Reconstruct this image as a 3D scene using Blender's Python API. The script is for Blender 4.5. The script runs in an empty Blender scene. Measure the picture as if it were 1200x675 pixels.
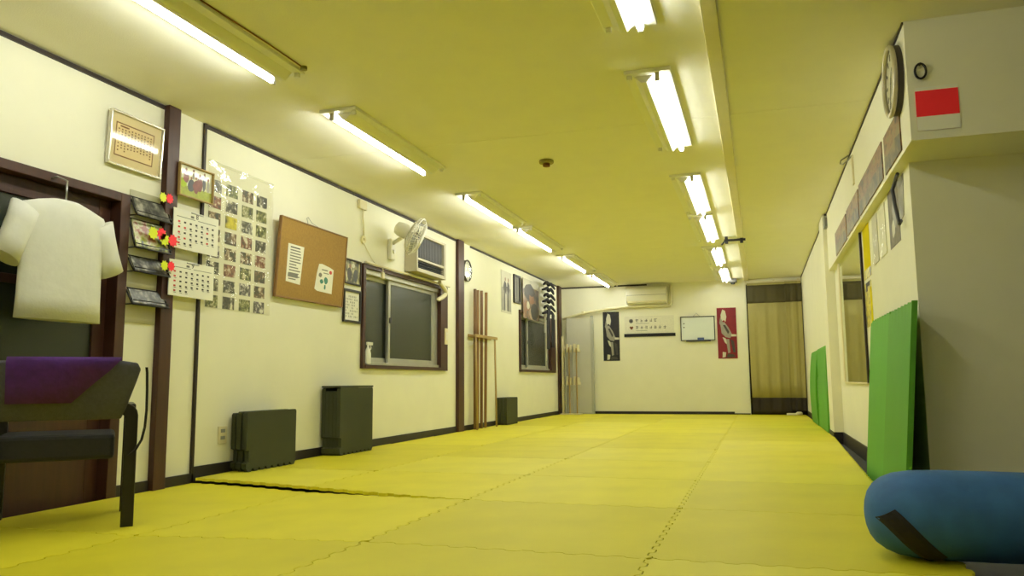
import bpy, bmesh, math, random
from mathutils import Vector, Matrix

random.seed(7)
S = bpy.context.scene
COL = S.collection
XL, XR, XW, YB, HC = -3.74, 0.80, 0.86, 15.13, 2.50   # left wall, right beam, right lower wall, back wall, ceiling
FZ = -0.08                                            # sub floor under the foam mats

# ------------------------------------------------------------------ materials
def lin(c):
    return tuple(((v / 255) / 12.92 if v / 255 <= .04045 else (((v / 255) + .055) / 1.055) ** 2.4) for v in c) + (1,)

MATS = {}
def mat(name, rgb, rough=.6, metal=0., spec=.4, var=.06, scale=8., bump=0., bscale=60., coat=0., stretch=None, emit=None):
    m = bpy.data.materials.new(name); m.use_nodes = True
    nt = m.node_tree; N = nt.nodes; K = nt.links
    b = N['Principled BSDF']
    b.inputs['Roughness'].default_value = rough
    b.inputs['Metallic'].default_value = metal
    b.inputs['Specular IOR Level'].default_value = spec
    b.inputs['Coat Weight'].default_value = coat
    b.inputs['Coat Roughness'].default_value = .03
    tc = N.new('ShaderNodeTexCoord')
    src = tc.outputs['Object']
    if stretch:
        mp = N.new('ShaderNodeMapping'); mp.inputs['Scale'].default_value = stretch
        K.new(src, mp.inputs['Vector']); src = mp.outputs['Vector']
    no = N.new('ShaderNodeTexNoise'); no.inputs['Scale'].default_value = scale; no.inputs['Detail'].default_value = 4
    K.new(src, no.inputs['Vector'])
    cr = N.new('ShaderNodeValToRGB')
    c = lin(rgb)
    cr.color_ramp.elements[0].position = .3; cr.color_ramp.elements[1].position = .7
    cr.color_ramp.elements[0].color = tuple(v * (1 - var) for v in c[:3]) + (1,)
    cr.color_ramp.elements[1].color = tuple(min(1, v * (1 + var)) for v in c[:3]) + (1,)
    K.new(no.outputs['Fac'], cr.inputs['Fac']); K.new(cr.outputs['Color'], b.inputs['Base Color'])
    if bump:
        n2 = N.new('ShaderNodeTexNoise'); n2.inputs['Scale'].default_value = bscale; n2.inputs['Detail'].default_value = 3
        K.new(src, n2.inputs['Vector'])
        bp = N.new('ShaderNodeBump'); bp.inputs['Strength'].default_value = bump; bp.inputs['Distance'].default_value = .01
        K.new(n2.outputs['Fac'], bp.inputs['Height']); K.new(bp.outputs['Normal'], b.inputs['Normal'])
    if emit:
        b.inputs['Emission Color'].default_value = (*emit[0], 1); b.inputs['Emission Strength'].default_value = emit[1]
    MATS[name] = m
    return m

def photo_mat(name, cols, scale=14., coat=.0, rough=.35, rnd=True, stretch=(1, 1, 1)):
    """printed picture: hard-edged patches of several inks"""
    m = bpy.data.materials.new(name); m.use_nodes = True
    nt = m.node_tree; N = nt.nodes; K = nt.links; b = N['Principled BSDF']
    b.inputs['Roughness'].default_value = rough; b.inputs['Coat Weight'].default_value = coat; b.inputs['Coat Roughness'].default_value = .03
    tc = N.new('ShaderNodeTexCoord'); mp = N.new('ShaderNodeMapping'); mp.inputs['Scale'].default_value = stretch
    K.new(tc.outputs['Object'], mp.inputs['Vector'])
    if rnd:
        oi = N.new('ShaderNodeObjectInfo'); mu = N.new('ShaderNodeMath'); mu.operation = 'MULTIPLY'; mu.inputs[1].default_value = 37.
        K.new(oi.outputs['Random'], mu.inputs[0]); K.new(mu.outputs[0], mp.inputs['Location'])
    no = N.new('ShaderNodeTexNoise'); no.inputs['Scale'].default_value = scale; no.inputs['Detail'].default_value = 2.5; no.inputs['Roughness'].default_value = .7
    K.new(mp.outputs['Vector'], no.inputs['Vector'])
    cr = N.new('ShaderNodeValToRGB'); e = cr.color_ramp.elements
    cr.color_ramp.interpolation = 'LINEAR'
    n = len(cols)
    while len(e) < n: e.new(.5)
    for i, c in enumerate(cols):
        e[i].position = .37 + .26 * i / (n - 1); e[i].color = lin(c)
    K.new(no.outputs['Fac'], cr.inputs['Fac']); K.new(cr.outputs['Color'], b.inputs['Base Color'])
    MATS[name] = m
    return m

def clear_mat(name, tint=(1, 1, 1), gloss=.12, rough=.06, milk=0., milkcol=(220, 220, 210)):
    m = bpy.data.materials.new(name); m.use_nodes = True
    nt = m.node_tree; N = nt.nodes; K = nt.links
    N.remove(N['Principled BSDF']); out = N['Material Output']
    tr = N.new('ShaderNodeBsdfTransparent'); tr.inputs['Color'].default_value = (*tint, 1)
    gl = N.new('ShaderNodeBsdfGlossy'); gl.inputs['Roughness'].default_value = rough
    tc = N.new('ShaderNodeTexCoord'); no = N.new('ShaderNodeTexNoise'); no.inputs['Scale'].default_value = 9; no.inputs['Detail'].default_value = 2
    bp = N.new('ShaderNodeBump'); bp.inputs['Strength'].default_value = .5; bp.inputs['Distance'].default_value = .02
    K.new(tc.outputs['Object'], no.inputs['Vector']); K.new(no.outputs['Fac'], bp.inputs['Height']); K.new(bp.outputs['Normal'], gl.inputs['Normal'])
    mx = N.new('ShaderNodeMixShader'); mx.inputs[0].default_value = gloss
    K.new(tr.outputs[0], mx.inputs[1]); K.new(gl.outputs[0], mx.inputs[2]); last = mx
    if milk:
        df = N.new('ShaderNodeBsdfDiffuse'); df.inputs['Color'].default_value = lin(milkcol)
        m2 = N.new('ShaderNodeMixShader'); m2.inputs[0].default_value = milk
        K.new(mx.outputs[0], m2.inputs[1]); K.new(df.outputs[0], m2.inputs[2]); last = m2
    K.new(last.outputs[0], out.inputs['Surface'])
    MATS[name] = m
    return m

mat('wall_paint', (236, 233, 212), .75, var=.02, scale=3, bump=.08, bscale=120)
mat('ceiling_paint', (240, 236, 220), .85, var=.015, scale=4, bump=.2, bscale=140)
mat('subfloor', (70, 70, 72), .8, var=.12, scale=20)
mat('mat_yellow', (226, 216, 50), .5, spec=.3, var=.05, scale=3, bump=.12, bscale=220)
mat('mat_yellow_pale', (226, 217, 66), .5, spec=.3, var=.05, scale=3, bump=.12, bscale=220)
mat('mat_yellow_worn', (216, 206, 44), .5, spec=.3, var=.05, scale=3, bump=.12, bscale=220)
mat('mat_green_deep', (82, 146, 44), .6, spec=.3, var=.04, scale=4, bump=.1, bscale=200)
mat('mat_green', (88, 158, 50), .6, spec=.3, var=.04, scale=4, bump=.1, bscale=200)
mat('mat_dark_green', (50, 112, 38), .65, spec=.3, var=.06, scale=5, bump=.1, bscale=200)
mat('mat_olive', (56, 59, 38), .62, spec=.3, var=.06, scale=6, bump=.1, bscale=200)
mat('brown_wood', (64, 36, 26), .45, var=.18, scale=6, stretch=(6, 6, .6))
mat('dark_trim', (44, 32, 26), .5, var=.12, scale=12)
mat('black_base', (36, 30, 28), .55, var=.12, scale=12)
mat('white_steel', (236, 234, 226), .35, var=.02)
mat('white_plastic', (232, 228, 212), .4, var=.02)
mat('grey_plastic', (150, 150, 142), .45, var=.04)
mat('mid_grey', (110, 108, 104), .5, var=.05)
mat('dark_grey', (62, 60, 62), .55, var=.08)
mat('black', (22, 20, 22), .5, var=.1)
mat('black_frame', (30, 26, 24), .35, var=.1)
mat('cream_plastic', (226, 216, 178), .45, var=.03)
mat('cooler_beige', (188, 180, 158), .45, var=.03)
mat('cream_pipe', (222, 214, 178), .5, var=.04)
mat('aluminium', (190, 188, 178), .35, metal=.6, var=.05)
mat('steel', (170, 170, 168), .28, metal=.9, var=.05)
mat('paper', (240, 238, 226), .7, var=.015)
mat('cert_paper', (222, 198, 148), .5, spec=.2, var=.05, coat=.5)
mat('cert_edge', (212, 194, 148), .5, spec=.2, var=.04, coat=.5)
mat('cert_ink', (120, 84, 48), .5, spec=.2, var=.1, coat=.5)
mat('silver_frame', (214, 210, 196), .25, metal=.7, var=.03)
mat('ink', (46, 44, 46), .6, var=.05)
mat('ink_soft', (120, 118, 112), .6, var=.05)
mat('ink_red', (206, 60, 60), .6, var=.05)
mat('ink_brown', (112, 62, 30), .6, var=.05)
mat('ink_teal', (70, 130, 120), .6, var=.05)
mat('cork', (156, 122, 62), .85, var=.1, scale=60, bump=.25, bscale=160)
mat('cork_frame', (136, 100, 56), .55, var=.1)
mat('neon_red', (250, 44, 62), .5, var=.03)
mat('neon_yellow', (222, 232, 40), .5, var=.04)
mat('leaf_lime', (176, 196, 60), .6, var=.15, scale=20)
mat('grass_print', (164, 172, 66), .45, var=.2, scale=40, coat=.3)
mat('sky_print', (226, 224, 196), .45, var=.04, coat=.3)
mat('maroon_print', (122, 66, 58), .45, var=.3, scale=30, coat=.3)
mat('navy_print', (64, 66, 72), .45, var=.3, scale=30, coat=.3)
mat('grey_print', (150, 146, 134), .5, var=.12, scale=12)
mat('pale_print', (206, 202, 182), .5, var=.06, scale=12)
mat('white_print', (226, 222, 204), .5, var=.06, scale=30)
mat('black_print', (30, 28, 36), .45, var=.2, scale=20)
mat('red_print', (124, 16, 32), .45, var=.1, scale=12)
mat('char_print', (66, 62, 58), .5, var=.25, scale=20)
mat('skin_print', (146, 106, 82), .5, var=.15, scale=16)
mat('cloth_white', (226, 226, 218), .85, var=.03, scale=14, bump=.3, bscale=16)
mat('cloth_black', (26, 24, 30), .85, var=.15, scale=30)
mat('cloth_purple', (70, 30, 110), .9, var=.15, scale=30, bump=.3, bscale=30)
mat('cloth_grey', (74, 74, 82), .9, var=.1, scale=60, bump=.2, bscale=200)
mat('seat_black', (34, 33, 36), .7, var=.1, scale=60)
mat('bag_blue', (50, 98, 154), .7, var=.12, scale=12, bump=.35, bscale=9)
mat('strap_black', (34, 30, 26), .8, var=.15, scale=60)
mat('curtain_beige', (166, 156, 98), .9, var=.05, scale=30, stretch=(8, 1, .3))
mat('curtain_brown', (52, 45, 34), .9, var=.06, scale=30)
mat('curtain_mesh', (80, 74, 48), .9, var=.08, scale=80)
mat('staff_wood', (136, 102, 60), .45, var=.14, scale=8, stretch=(8, 8, .5))
mat('staff_dark', (112, 80, 48), .45, var=.14, scale=8, stretch=(8, 8, .5))
mat('pale_wood', (168, 140, 84), .5, var=.1, scale=8, stretch=(8, 8, .5))
mat('frost_glass', (44, 49, 40), .22, spec=.5, var=.1, scale=1.6, bump=.15, bscale=240)
mat('grey_panel', (172, 172, 164), .45, var=.02)
mat('locker_panel', (196, 194, 184), .5, var=.02)
mat('whiteboard', (226, 232, 228), .12, spec=.6, var=.01)
mat('eraser_blue', (70, 84, 130), .7, var=.05)
mat('poster_yellow', (222, 204, 14), .9, spec=.05, var=.1, scale=5)
mat('poster_grey', (140, 134, 126), .9, spec=.05, var=.2, scale=14)
mat('closet', (60, 52, 44), .9, var=.05)
mat('rack_film', (188, 184, 158), .5, var=.04)
mat('bottle_white', (232, 230, 222), .4, var=.02)
mat('clock_face', (236, 232, 214), .3, var=.01, coat=.4)
mat('clock_rim', (186, 176, 150), .3, metal=.3, var=.06)
mat('clock_rim_dark', (58, 50, 42), .4, var=.1)
mat('batten_paint', (222, 214, 176), .8, var=.02)
photo_mat('snap_a', [(24, 24, 24), (52, 50, 46), (120, 114, 100), (232, 228, 210)], 22)
photo_mat('snap_b', [(24, 26, 20), (66, 58, 42), (130, 96, 64), (222, 214, 190)], 22)
photo_mat('snap_c', [(36, 26, 22), (120, 48, 36), (150, 110, 80), (222, 212, 190)], 22)
photo_mat('snap_d', [(30, 34, 24), (84, 92, 36), (140, 140, 84), (212, 206, 176)], 22)
photo_mat('snap_e', [(28, 26, 34), (66, 62, 74), (140, 132, 136), (232, 228, 216)], 22)
photo_mat('brown_photo', [(76, 58, 32), (112, 78, 44), (140, 102, 58), (124, 110, 62)], 9, rough=.5, stretch=(1, 1, 2))
photo_mat('olive_photo', [(58, 50, 26), (96, 84, 44), (128, 112, 62)], 9, rough=.5)
photo_mat('dim_photo', [(40, 44, 30), (96, 90, 56), (150, 146, 110), (206, 196, 150)], 8)
photo_mat('mono_photo', [(28, 28, 26), (66, 66, 60), (104, 102, 94), (156, 152, 142)], 12)
photo_mat('colour_cover', [(60, 66, 40), (150, 160, 60), (196, 190, 150), (150, 90, 70)], 10)
photo_mat('doc_print', [(150, 150, 140), (214, 212, 198), (232, 230, 216), (196, 194, 180)], 26)
photo_mat('portrait_print', [(44, 36, 32), (92, 76, 64), (140, 104, 84), (180, 160, 136)], 4)
photo_mat('yellow_print', [(60, 56, 30), (196, 180, 24), (226, 212, 36), (150, 136, 30)], 7)
clear_mat('clear_film', (.98, .98, .96), .07, .05, milk=.05)
clear_mat('thin_glass', (.98, .98, .97), .06, .01)
mat('mirror_glass', (232, 238, 228), .02, metal=1., var=0.)
mat('tube_glow', (255, 255, 250), .3, emit=((.965, 1.0, .92), 46.0), var=0)
mat('tube_glow_aged', (255, 255, 250), .3, emit=((.965, 1.0, .92), 31.0), var=0)
mat('tube_end', (196, 194, 184), .35, metal=.4)

# ------------------------------------------------------------------ mesh builder
FRAMES = {
    'W': lambda u, v, n: (u, v, n),                 # plain x y z
    'L': lambda u, v, n: (XL + n, u, v),            # left wall   (u = Y, v = Z, n = out of the wall)
    'R': lambda u, v, n: (XR - n, u, v),            # right beam plane
    'Q': lambda u, v, n: (XW - n, u, v),            # right lower wall plane
    'B': lambda u, v, n: (u, YB - n, v),            # back wall   (u = X)
    'C': lambda u, v, n: (u, v, HC - n),            # ceiling     (u = X, v = Y, n = down)
}
class MB:
    def __init__(s, fr='W'):
        s.V = []; s.F = []; s.MI = []; s.SM = []; s.mi = 0; s.sm = False; s.fr = fr; s.X = None
    def v(s, p):
        q = Vector(FRAMES[s.fr](*p)) if isinstance(s.fr, str) else s.fr(*p)
        if s.X is not None: q = s.X @ q
        s.V.append(tuple(q)); return len(s.V) - 1
    def f(s, idx):
        s.F.append(tuple(idx)); s.MI.append(s.mi); s.SM.append(s.sm)
    def box(s, u0, u1, v0, v1, n0, n1):
        i = [s.v((u, v, n)) for u in (u0, u1) for v in (v0, v1) for n in (n0, n1)]
        for q in ((0, 1, 3, 2), (4, 6, 7, 5), (0, 4, 5, 1), (2, 3, 7, 6), (0, 2, 6, 4), (1, 5, 7, 3)): s.f([i[k] for k in q])
        return s
    def hexa(s, lo, hi):
        a = [s.v(p) for p in lo]; b = [s.v(p) for p in hi]
        s.f(a[::-1]); s.f(b)
        for k in range(4): s.f((a[k], a[(k + 1) % 4], b[(k + 1) % 4], b[k]))
        return s
    def prism(s, pts, n0, n1):
        """outline in (u, v), extruded along n"""
        a = [s.v((p[0], p[1], n0)) for p in pts]; b = [s.v((p[0], p[1], n1)) for p in pts]
        s.f(a[::-1]); s.f(b); k = len(pts)
        for j in range(k): s.f((a[j], a[(j + 1) % k], b[(j + 1) % k], b[j]))
        return s
    def poly(s, pts, n):
        s.f([s.v((p[0], p[1], n)) for p in pts]); return s
    def tube(s, path, r, seg=10, cap=True, closed=False):
        """round bar along points given in frame coords"""
        s.sm = True
        P = [Vector(p) for p in path]; n = len(P); rings = []
        rr = r if isinstance(r, (list, tuple)) else [r] * n
        prev = None
        for i in range(n):
            if closed: t = P[(i + 1) % n] - P[i - 1]
            else: t = P[min(i + 1, n - 1)] - P[max(i - 1, 0)]
            t.normalize()
            if prev is None:
                a = Vector((0, 0, 1)) if abs(t.z) < .9 else Vector((1, 0, 0))
                x = t.cross(a).normalized()
            else:
                x = (prev - t * prev.dot(t)).normalized()
            prev = x; y = t.cross(x)
            rings.append([s.v(P[i] + (x * math.cos(2 * math.pi * k / seg) + y * math.sin(2 * math.pi * k / seg)) * rr[i]) for k in range(seg)])
        m = n if closed else n - 1
        for i in range(m):
            A, B = rings[i], rings[(i + 1) % n]
            for k in range(seg): s.f((A[k], A[(k + 1) % seg], B[(k + 1) % seg], B[k]))
        s.sm = False
        if cap and not closed: s.f(rings[0][::-1]); s.f(rings[-1])
        return s
    def loft(s, rings, cap=True, smooth=True):
        R = [[s.v(p) for p in r] for r in rings]; k = len(R[0]); s.sm = smooth
        for A, B in zip(R, R[1:]):
            for j in range(k): s.f((A[j], A[(j + 1) % k], B[(j + 1) % k], B[j]))
        s.sm = False
        if cap: s.f(R[0][::-1]); s.f(R[-1])
        return s
    def disc(s, c, r, n0, n1, seg=32, ru=None):
        ru = ru or r
        return s.prism([(c[0] + ru * math.cos(2 * math.pi * k / seg), c[1] + r * math.sin(2 * math.pi * k / seg)) for k in range(seg)], n0, n1)
    def ring(s, c, r0, r1, n0, n1, seg=40):
        A = [[s.v((c[0] + r * math.cos(2 * math.pi * k / seg), c[1] + r * math.sin(2 * math.pi * k / seg), n)) for k in range(seg)] for r, n in ((r0, n0), (r1, n0), (r1, n1), (r0, n1))]
        for q in range(4):
            P, Q = A[q], A[(q + 1) % 4]
            for k in range(seg): s.f((P[k], P[(k + 1) % seg], Q[(k + 1) % seg], Q[k]))
        return s
    def build(s, name, mats, parent=None, bevel=0., loc=None, smooth=False):
        me = bpy.data.meshes.new(name)
        o = bpy.data.objects.new(name, me); COL.objects.link(o)
        if parent is not None:
            base = Vector((0, 0, 0)); p = parent
            while p is not None: base += p.location; p = p.parent
            org = Vector((0, 0, 0))
        else:
            if loc is None:
                xs = list(zip(*s.V)); loc = ((min(xs[0]) + max(xs[0])) / 2, (min(xs[1]) + max(xs[1])) / 2, min(xs[2]))
            base = Vector(loc); org = Vector(loc)
        me.from_pydata([tuple(Vector(v) - base) for v in s.V], [], s.F)
        ms = mats if isinstance(mats, (list, tuple)) else [mats]
        for m in ms: me.materials.append(MATS[m])
        me.polygons.foreach_set('material_index', s.MI)
        me.polygons.foreach_set('use_smooth', [True] * len(s.F) if smooth else s.SM)
        bm = bmesh.new(); bm.from_mesh(me); bmesh.ops.recalc_face_normals(bm, faces=bm.faces); bm.to_mesh(me); bm.free()
        me.update()
        o.location = org
        if parent is not None: o.parent = parent
        if bevel:
            b = o.modifiers.new('bevel', 'BEVEL'); b.width = bevel; b.segments = 2; b.limit_method = 'ANGLE'; b.angle_limit = math.radians(40)
        return o

def tag(o, label, cat, group=None):
    o['label'] = label; o['category'] = cat
    if group: o['group'] = group
    return o
def thing(name, label, cat, loc, group=None):
    o = bpy.data.objects.new(name, None); o.empty_display_size = .1; COL.objects.link(o)
    o.location = loc
    return tag(o, label, cat, group)
def struct(o):
    o['kind'] = 'structure'; return o
def dup(root, loc, label=None):
    r = root.copy(); COL.objects.link(r); r.location = loc
    if label: r['label'] = label
    for ch in list(root.children):
        c = ch.copy(); COL.objects.link(c); c.parent = r
        for g in ch.children:
            d = g.copy(); COL.objects.link(d); d.parent = c
    return r
def fl(f, u, v, n):
    return FRAMES[f](u, v, n)

# ------------------------------------------------------------------ room shell
YN = -3.2
m = MB(); m.box(-3.95, 3.7, YN - .1, 16, FZ - .1, FZ); struct(m.build('floor', 'subfloor', loc=(0, 0, 0)))
m = MB(); m.box(-3.95, 3.7, YN - .1, 5.55, HC, HC + .1); m.box(-3.95, 3.7, 5.556, 16, HC, HC + .1); m.box(-3.95, 3.7, YN - .1, 16, HC + .012, HC + .12)
struct(m.build('ceiling', 'ceiling_paint', loc=(0, 0, 0)))

W1 = (6.90, 9.06, .80, 1.81)      # window nearest the camera
W2 = (12.24, 14.52, .82, 1.80)
D1 = (2.55, 3.845, FZ, 1.815)
m = MB('L')
def piece(u0, u1, v0, v1): m.box(u0, u1, v0, v1, -.16, 0)
piece(YN, D1[0], FZ, HC); piece(D1[0], D1[1], D1[3], HC); piece(D1[1], W1[0], FZ, HC)
piece(W1[0], W1[1], FZ, W1[2]); piece(W1[0], W1[1], W1[3], HC); piece(W1[1], W2[0], FZ, HC)
piece(W2[0], W2[1], FZ, W2[2]); piece(W2[0], W2[1], W2[3], HC); piece(W2[1], YB + .2, FZ, HC)
struct(m.build('wall_left', 'wall_paint', loc=(0, 0, 0)))
m = MB('B'); m.box(XL - .16, -.18, FZ, HC, -.16, 0); m.box(-.18, .815, 2.42, HC, -.16, 0); m.box(.815, 1.2, FZ, HC, -.16, 0)
struct(m.build('wall_back', 'wall_paint', loc=(0, 0, 0)))
m = MB(); m.box(-.4, 1.1, 15.75, 15.85, FZ, HC); struct(m.build('wall_closet', 'closet', loc=(0, 0, 0)))
m = MB(); m.box(XR, 1.2, 9.95, YB + .01, FZ, HC); struct(m.build('wall_right_far', 'wall_paint', loc=(0, 0, 0)))
m = MB(); m.box(.76, 1.2, 9.44, 9.95, FZ, HC); struct(m.build('wall_right_pilaster', 'wall_paint', loc=(0, 0, 0)))
m = MB(); m.box(XW, 1.2, 4.80, 9.44, FZ, 1.86); struct(m.build('wall_right_lower', 'wall_paint', loc=(0, 0, 0)))
m = MB(); m.box(XR, 1.2, 4.35, 9.44, 1.855, HC); m.box(1.2, 3.6, 4.35, 5.1, 1.855, HC); struct(m.build('wall_right_beam', 'wall_paint', loc=(0, 0, 0)))
m = MB(); m.box(1.2, 3.6, 4.80, 4.95, FZ, 1.855); struct(m.build('wall_right_return', 'wall_paint', loc=(0, 0, 0)))
m = MB(); m.box(3.5, 3.65, YN, 4.9, FZ, HC); struct(m.build('wall_right_near', 'wall_paint', loc=(0, 0, 0)))
m = MB(); m.box(-3.9, 3.65, YN - .1, YN, FZ, HC); struct(m.build('wall_front', 'wall_paint', loc=(0, 0, 0)))

# baseboards
m = MB('L'); m.box(D1[1], 4.12, FZ, .03, 0, .014); m.box(4.235, 4.53, FZ, .03, 0, .018); m.box(4.53, 9.42, FZ, .072, 0, .012)
m.box(9.62, 14.78, FZ, .065, 0, .012); m.box(YN, D1[0], FZ, .03, 0, .014)
struct(m.build('baseboard_left', 'black_base', loc=(0, 0, 0)))
m = MB('B'); m.box(-3.1, -.47, FZ, .05, 0, .012); m.box(-.47, -.19, FZ, .02, 0, .01); struct(m.build('baseboard_back', 'black_base', loc=(0, 0, 0)))
m = MB(); m.box(.75, .761, 9.43, 9.95, FZ, .05); m.box(.75, XW, 9.428, 9.44, FZ, .05); m.box(XW - .012, XW, 4.80, 9.43, FZ, .05); m.box(XR - .01, XR, 9.95, 15.1, FZ, .07)
m.box(XW - .012, 3.5, 4.786, 4.80, FZ, .05)
struct(m.build('baseboard_right', 'black_base', loc=(0, 0, 0)))
# dark timber posts and rails on the left wall
m = MB('L'); m.box(4.125, 4.235, FZ, HC, 0, .045); struct(m.build('trim_1', 'brown_wood', bevel=.004))
m = MB('L'); m.box(4.508, 4.535, FZ, HC, 0, .018); struct(m.build('trim_2', 'dark_trim', bevel=.003))
m = MB('L'); m.box(9.42, 9.62, FZ, HC, 0, .045); struct(m.build('trim_3', 'brown_wood', bevel=.004))
m = MB('L'); m.box(14.78, 15.0, FZ, HC, 0, .045); struct(m.build('trim_4', 'brown_wood', bevel=.004))
m = MB('L'); m.box(YN, 4.125, 2.468, 2.492, 0, .016); m.box(4.535, 9.42, 2.47, 2.494, 0, .016); m.box(9.95, 14.78, 2.474, 2.496, 0, .014)
struct(m.build('trim_5', 'dark_trim', loc=(0, 0, 0)))
m = MB('B'); m.box(XL, -2.02, 2.468, 2.494, 0, .014); struct(m.build('trim_6', 'dark_trim', loc=(0, 0, 0)))
m = MB('R'); m.box(4.35, 9.44, 2.486, 2.498, 0, .008); m.box(9.95, 15.1, 2.486, 2.498, 0, .008); struct(m.build('ceiling_shadow_strip', 'dark_trim', loc=(0, 0, 0)))  # dark strip drawn in for the shadow line between right wall and ceiling
m = MB('C'); m.box(-.205, -.125, 1.0, YB, 0, .03); struct(m.build('trim_8', 'batten_paint', loc=(0, 0, 0), bevel=.004))

# ------------------------------------------------------------------ windows
def window(n, W, sp, dark_right):
    u0, u1, v0, v1 = W
    w = bpy.data.objects.new('window_%d' % n, None); COL.objects.link(w); w.location = fl('L', (u0 + u1) / 2, v0, 0); w['kind'] = 'structure'
    c = MB('L'); t = .03
    c.box(u0 - .02, u0 + t, v0 - .025, v1 + .01, -.15, .03); c.box(u1 - dark_right, u1 + .02, v0 - .025, v1 + .01, -.15, .03)
    c.box(u0 + t, u1 - dark_right, v0 - .025, v0 + .012, -.15, .035); c.box(u0 + t, u1 - dark_right, v1 - .03, v1 + .01, -.15, .03)
    c.build('casing', 'brown_wood', w)
    a0, a1, b0, b1 = u0 + t, u1 - dark_right, v0 + .012, v1 - .03
    # aluminium track
    k = MB('L'); k.box(a0, a1, b0, b0 + .03, -.12, .005); k.box(a0, a1, b1 - .05, b1, -.12, .0); k.box(a0, a0 + .02, b0, b1, -.12, 0); k.box(a1 - .1, a1, b0 + .03, b1 - .05, -.12, -.02)
    k.build('track', 'aluminium', w, bevel=.003)
    for nm, (s0, s1, d) in (('sash', (a0 + .02, sp + .04, -.085)), ('sash', (sp - .04, a1 - .1, -.045))):
        q = MB('L'); f = .045
        q.box(s0, s0 + f, b0 + .03, b1 - .05, d - .015, d + .015); q.box(s1 - f, s1, b0 + .03, b1 - .05, d - .015, d + .015)
        q.box(s0 + f, s1 - f, b0 + .03, b0 + .08, d - .015, d + .015); q.box(s0 + f, s1 - f, b1 - .09, b1 - .05, d - .015, d + .015)
        so = q.build(nm, 'aluminium', w, bevel=.003)
        g = MB('L'); g.box(s0 + f, s1 - f, b0 + .08, b1 - .09, d - .004, d + .004); g.build('frosted_pane', 'frost_glass', so)
    l = MB('L'); l.box(sp - .03, sp + .01, (b0 + b1) / 2 - .03, (b0 + b1) / 2 + .03, -.03, -.012); l.build('latch', 'dark_grey', w, bevel=.004)
    return w
window(1, W1, 7.59, .20)
window(2, W2, 12.86, .36)
# night-dark board behind both windows (building next door)
m = MB('L'); m.box(6.5, 9.5, .4, 2.2, -.45, -.35); m.box(11.9, 14.9, .4, 2.2, -.45, -.35); struct(m.build('wall_outside', 'closet', loc=(0, 0, 0)))

# curtain rail over the near window
t = thing('curtain_rail', 'pale metal curtain rail along the top of the near window', 'curtain rail', fl('L', 7.98, 1.82, .03))
m = MB('L'); m.box(6.88, 9.1, 1.822, 1.84, .035, .06); m.build('rail', 'cream_pipe', t, bevel=.004)
for u in (6.95, 7.98, 9.03):
    m = MB('L'); m.box(u - .012, u + .012, 1.818, 1.846, 0.0, .036); m.build('bracket', 'steel', t)

# ------------------------------------------------------------------ door on the left wall
d = bpy.data.objects.new('door_1', None); COL.objects.link(d); d.location = fl('L', 3.2, FZ, 0); d['kind'] = 'structure'
m = MB('L'); m.box(D1[0] - .02, D1[0] + .06, FZ, D1[3], -.16, .03); m.box(D1[1] - .075, D1[1], FZ, D1[3], -.16, .03); m.box(D1[0] + .06, D1[1] - .075, D1[3] - .055, D1[3], -.16, .03)
m.build('frame', 'brown_wood', d, bevel=.004)
m = MB('L'); u0, u1 = D1[0] + .06, D1[1] - .075
m.box(u0, u0 + .09, FZ, D1[3] - .055, -.09, -.05); m.box(u1 - .09, u1, FZ, D1[3] - .055, -.09, -.05); m.box(u0 + .09, u1 - .09, FZ, .75, -.09, -.05); m.box(u0 + .09, u1 - .09, 1.66, D1[3] - .055, -.09, -.05)
m.box(u0 + .09, u1 - .09, 1.18, 1.23, -.09, -.05)
m.build('leaf', 'brown_wood', d, bevel=.004)
m = MB('L'); m.box(u0 + .09, u1 - .09, .75, 1.66, -.075, -.065); m.build('pane', 'frost_glass', d)
m = MB('L'); m.box(u0 + .03, u0 + .06, .95, 1.08, -.05, -.042); m.build('handle', 'steel', d, bevel=.004)

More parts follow.
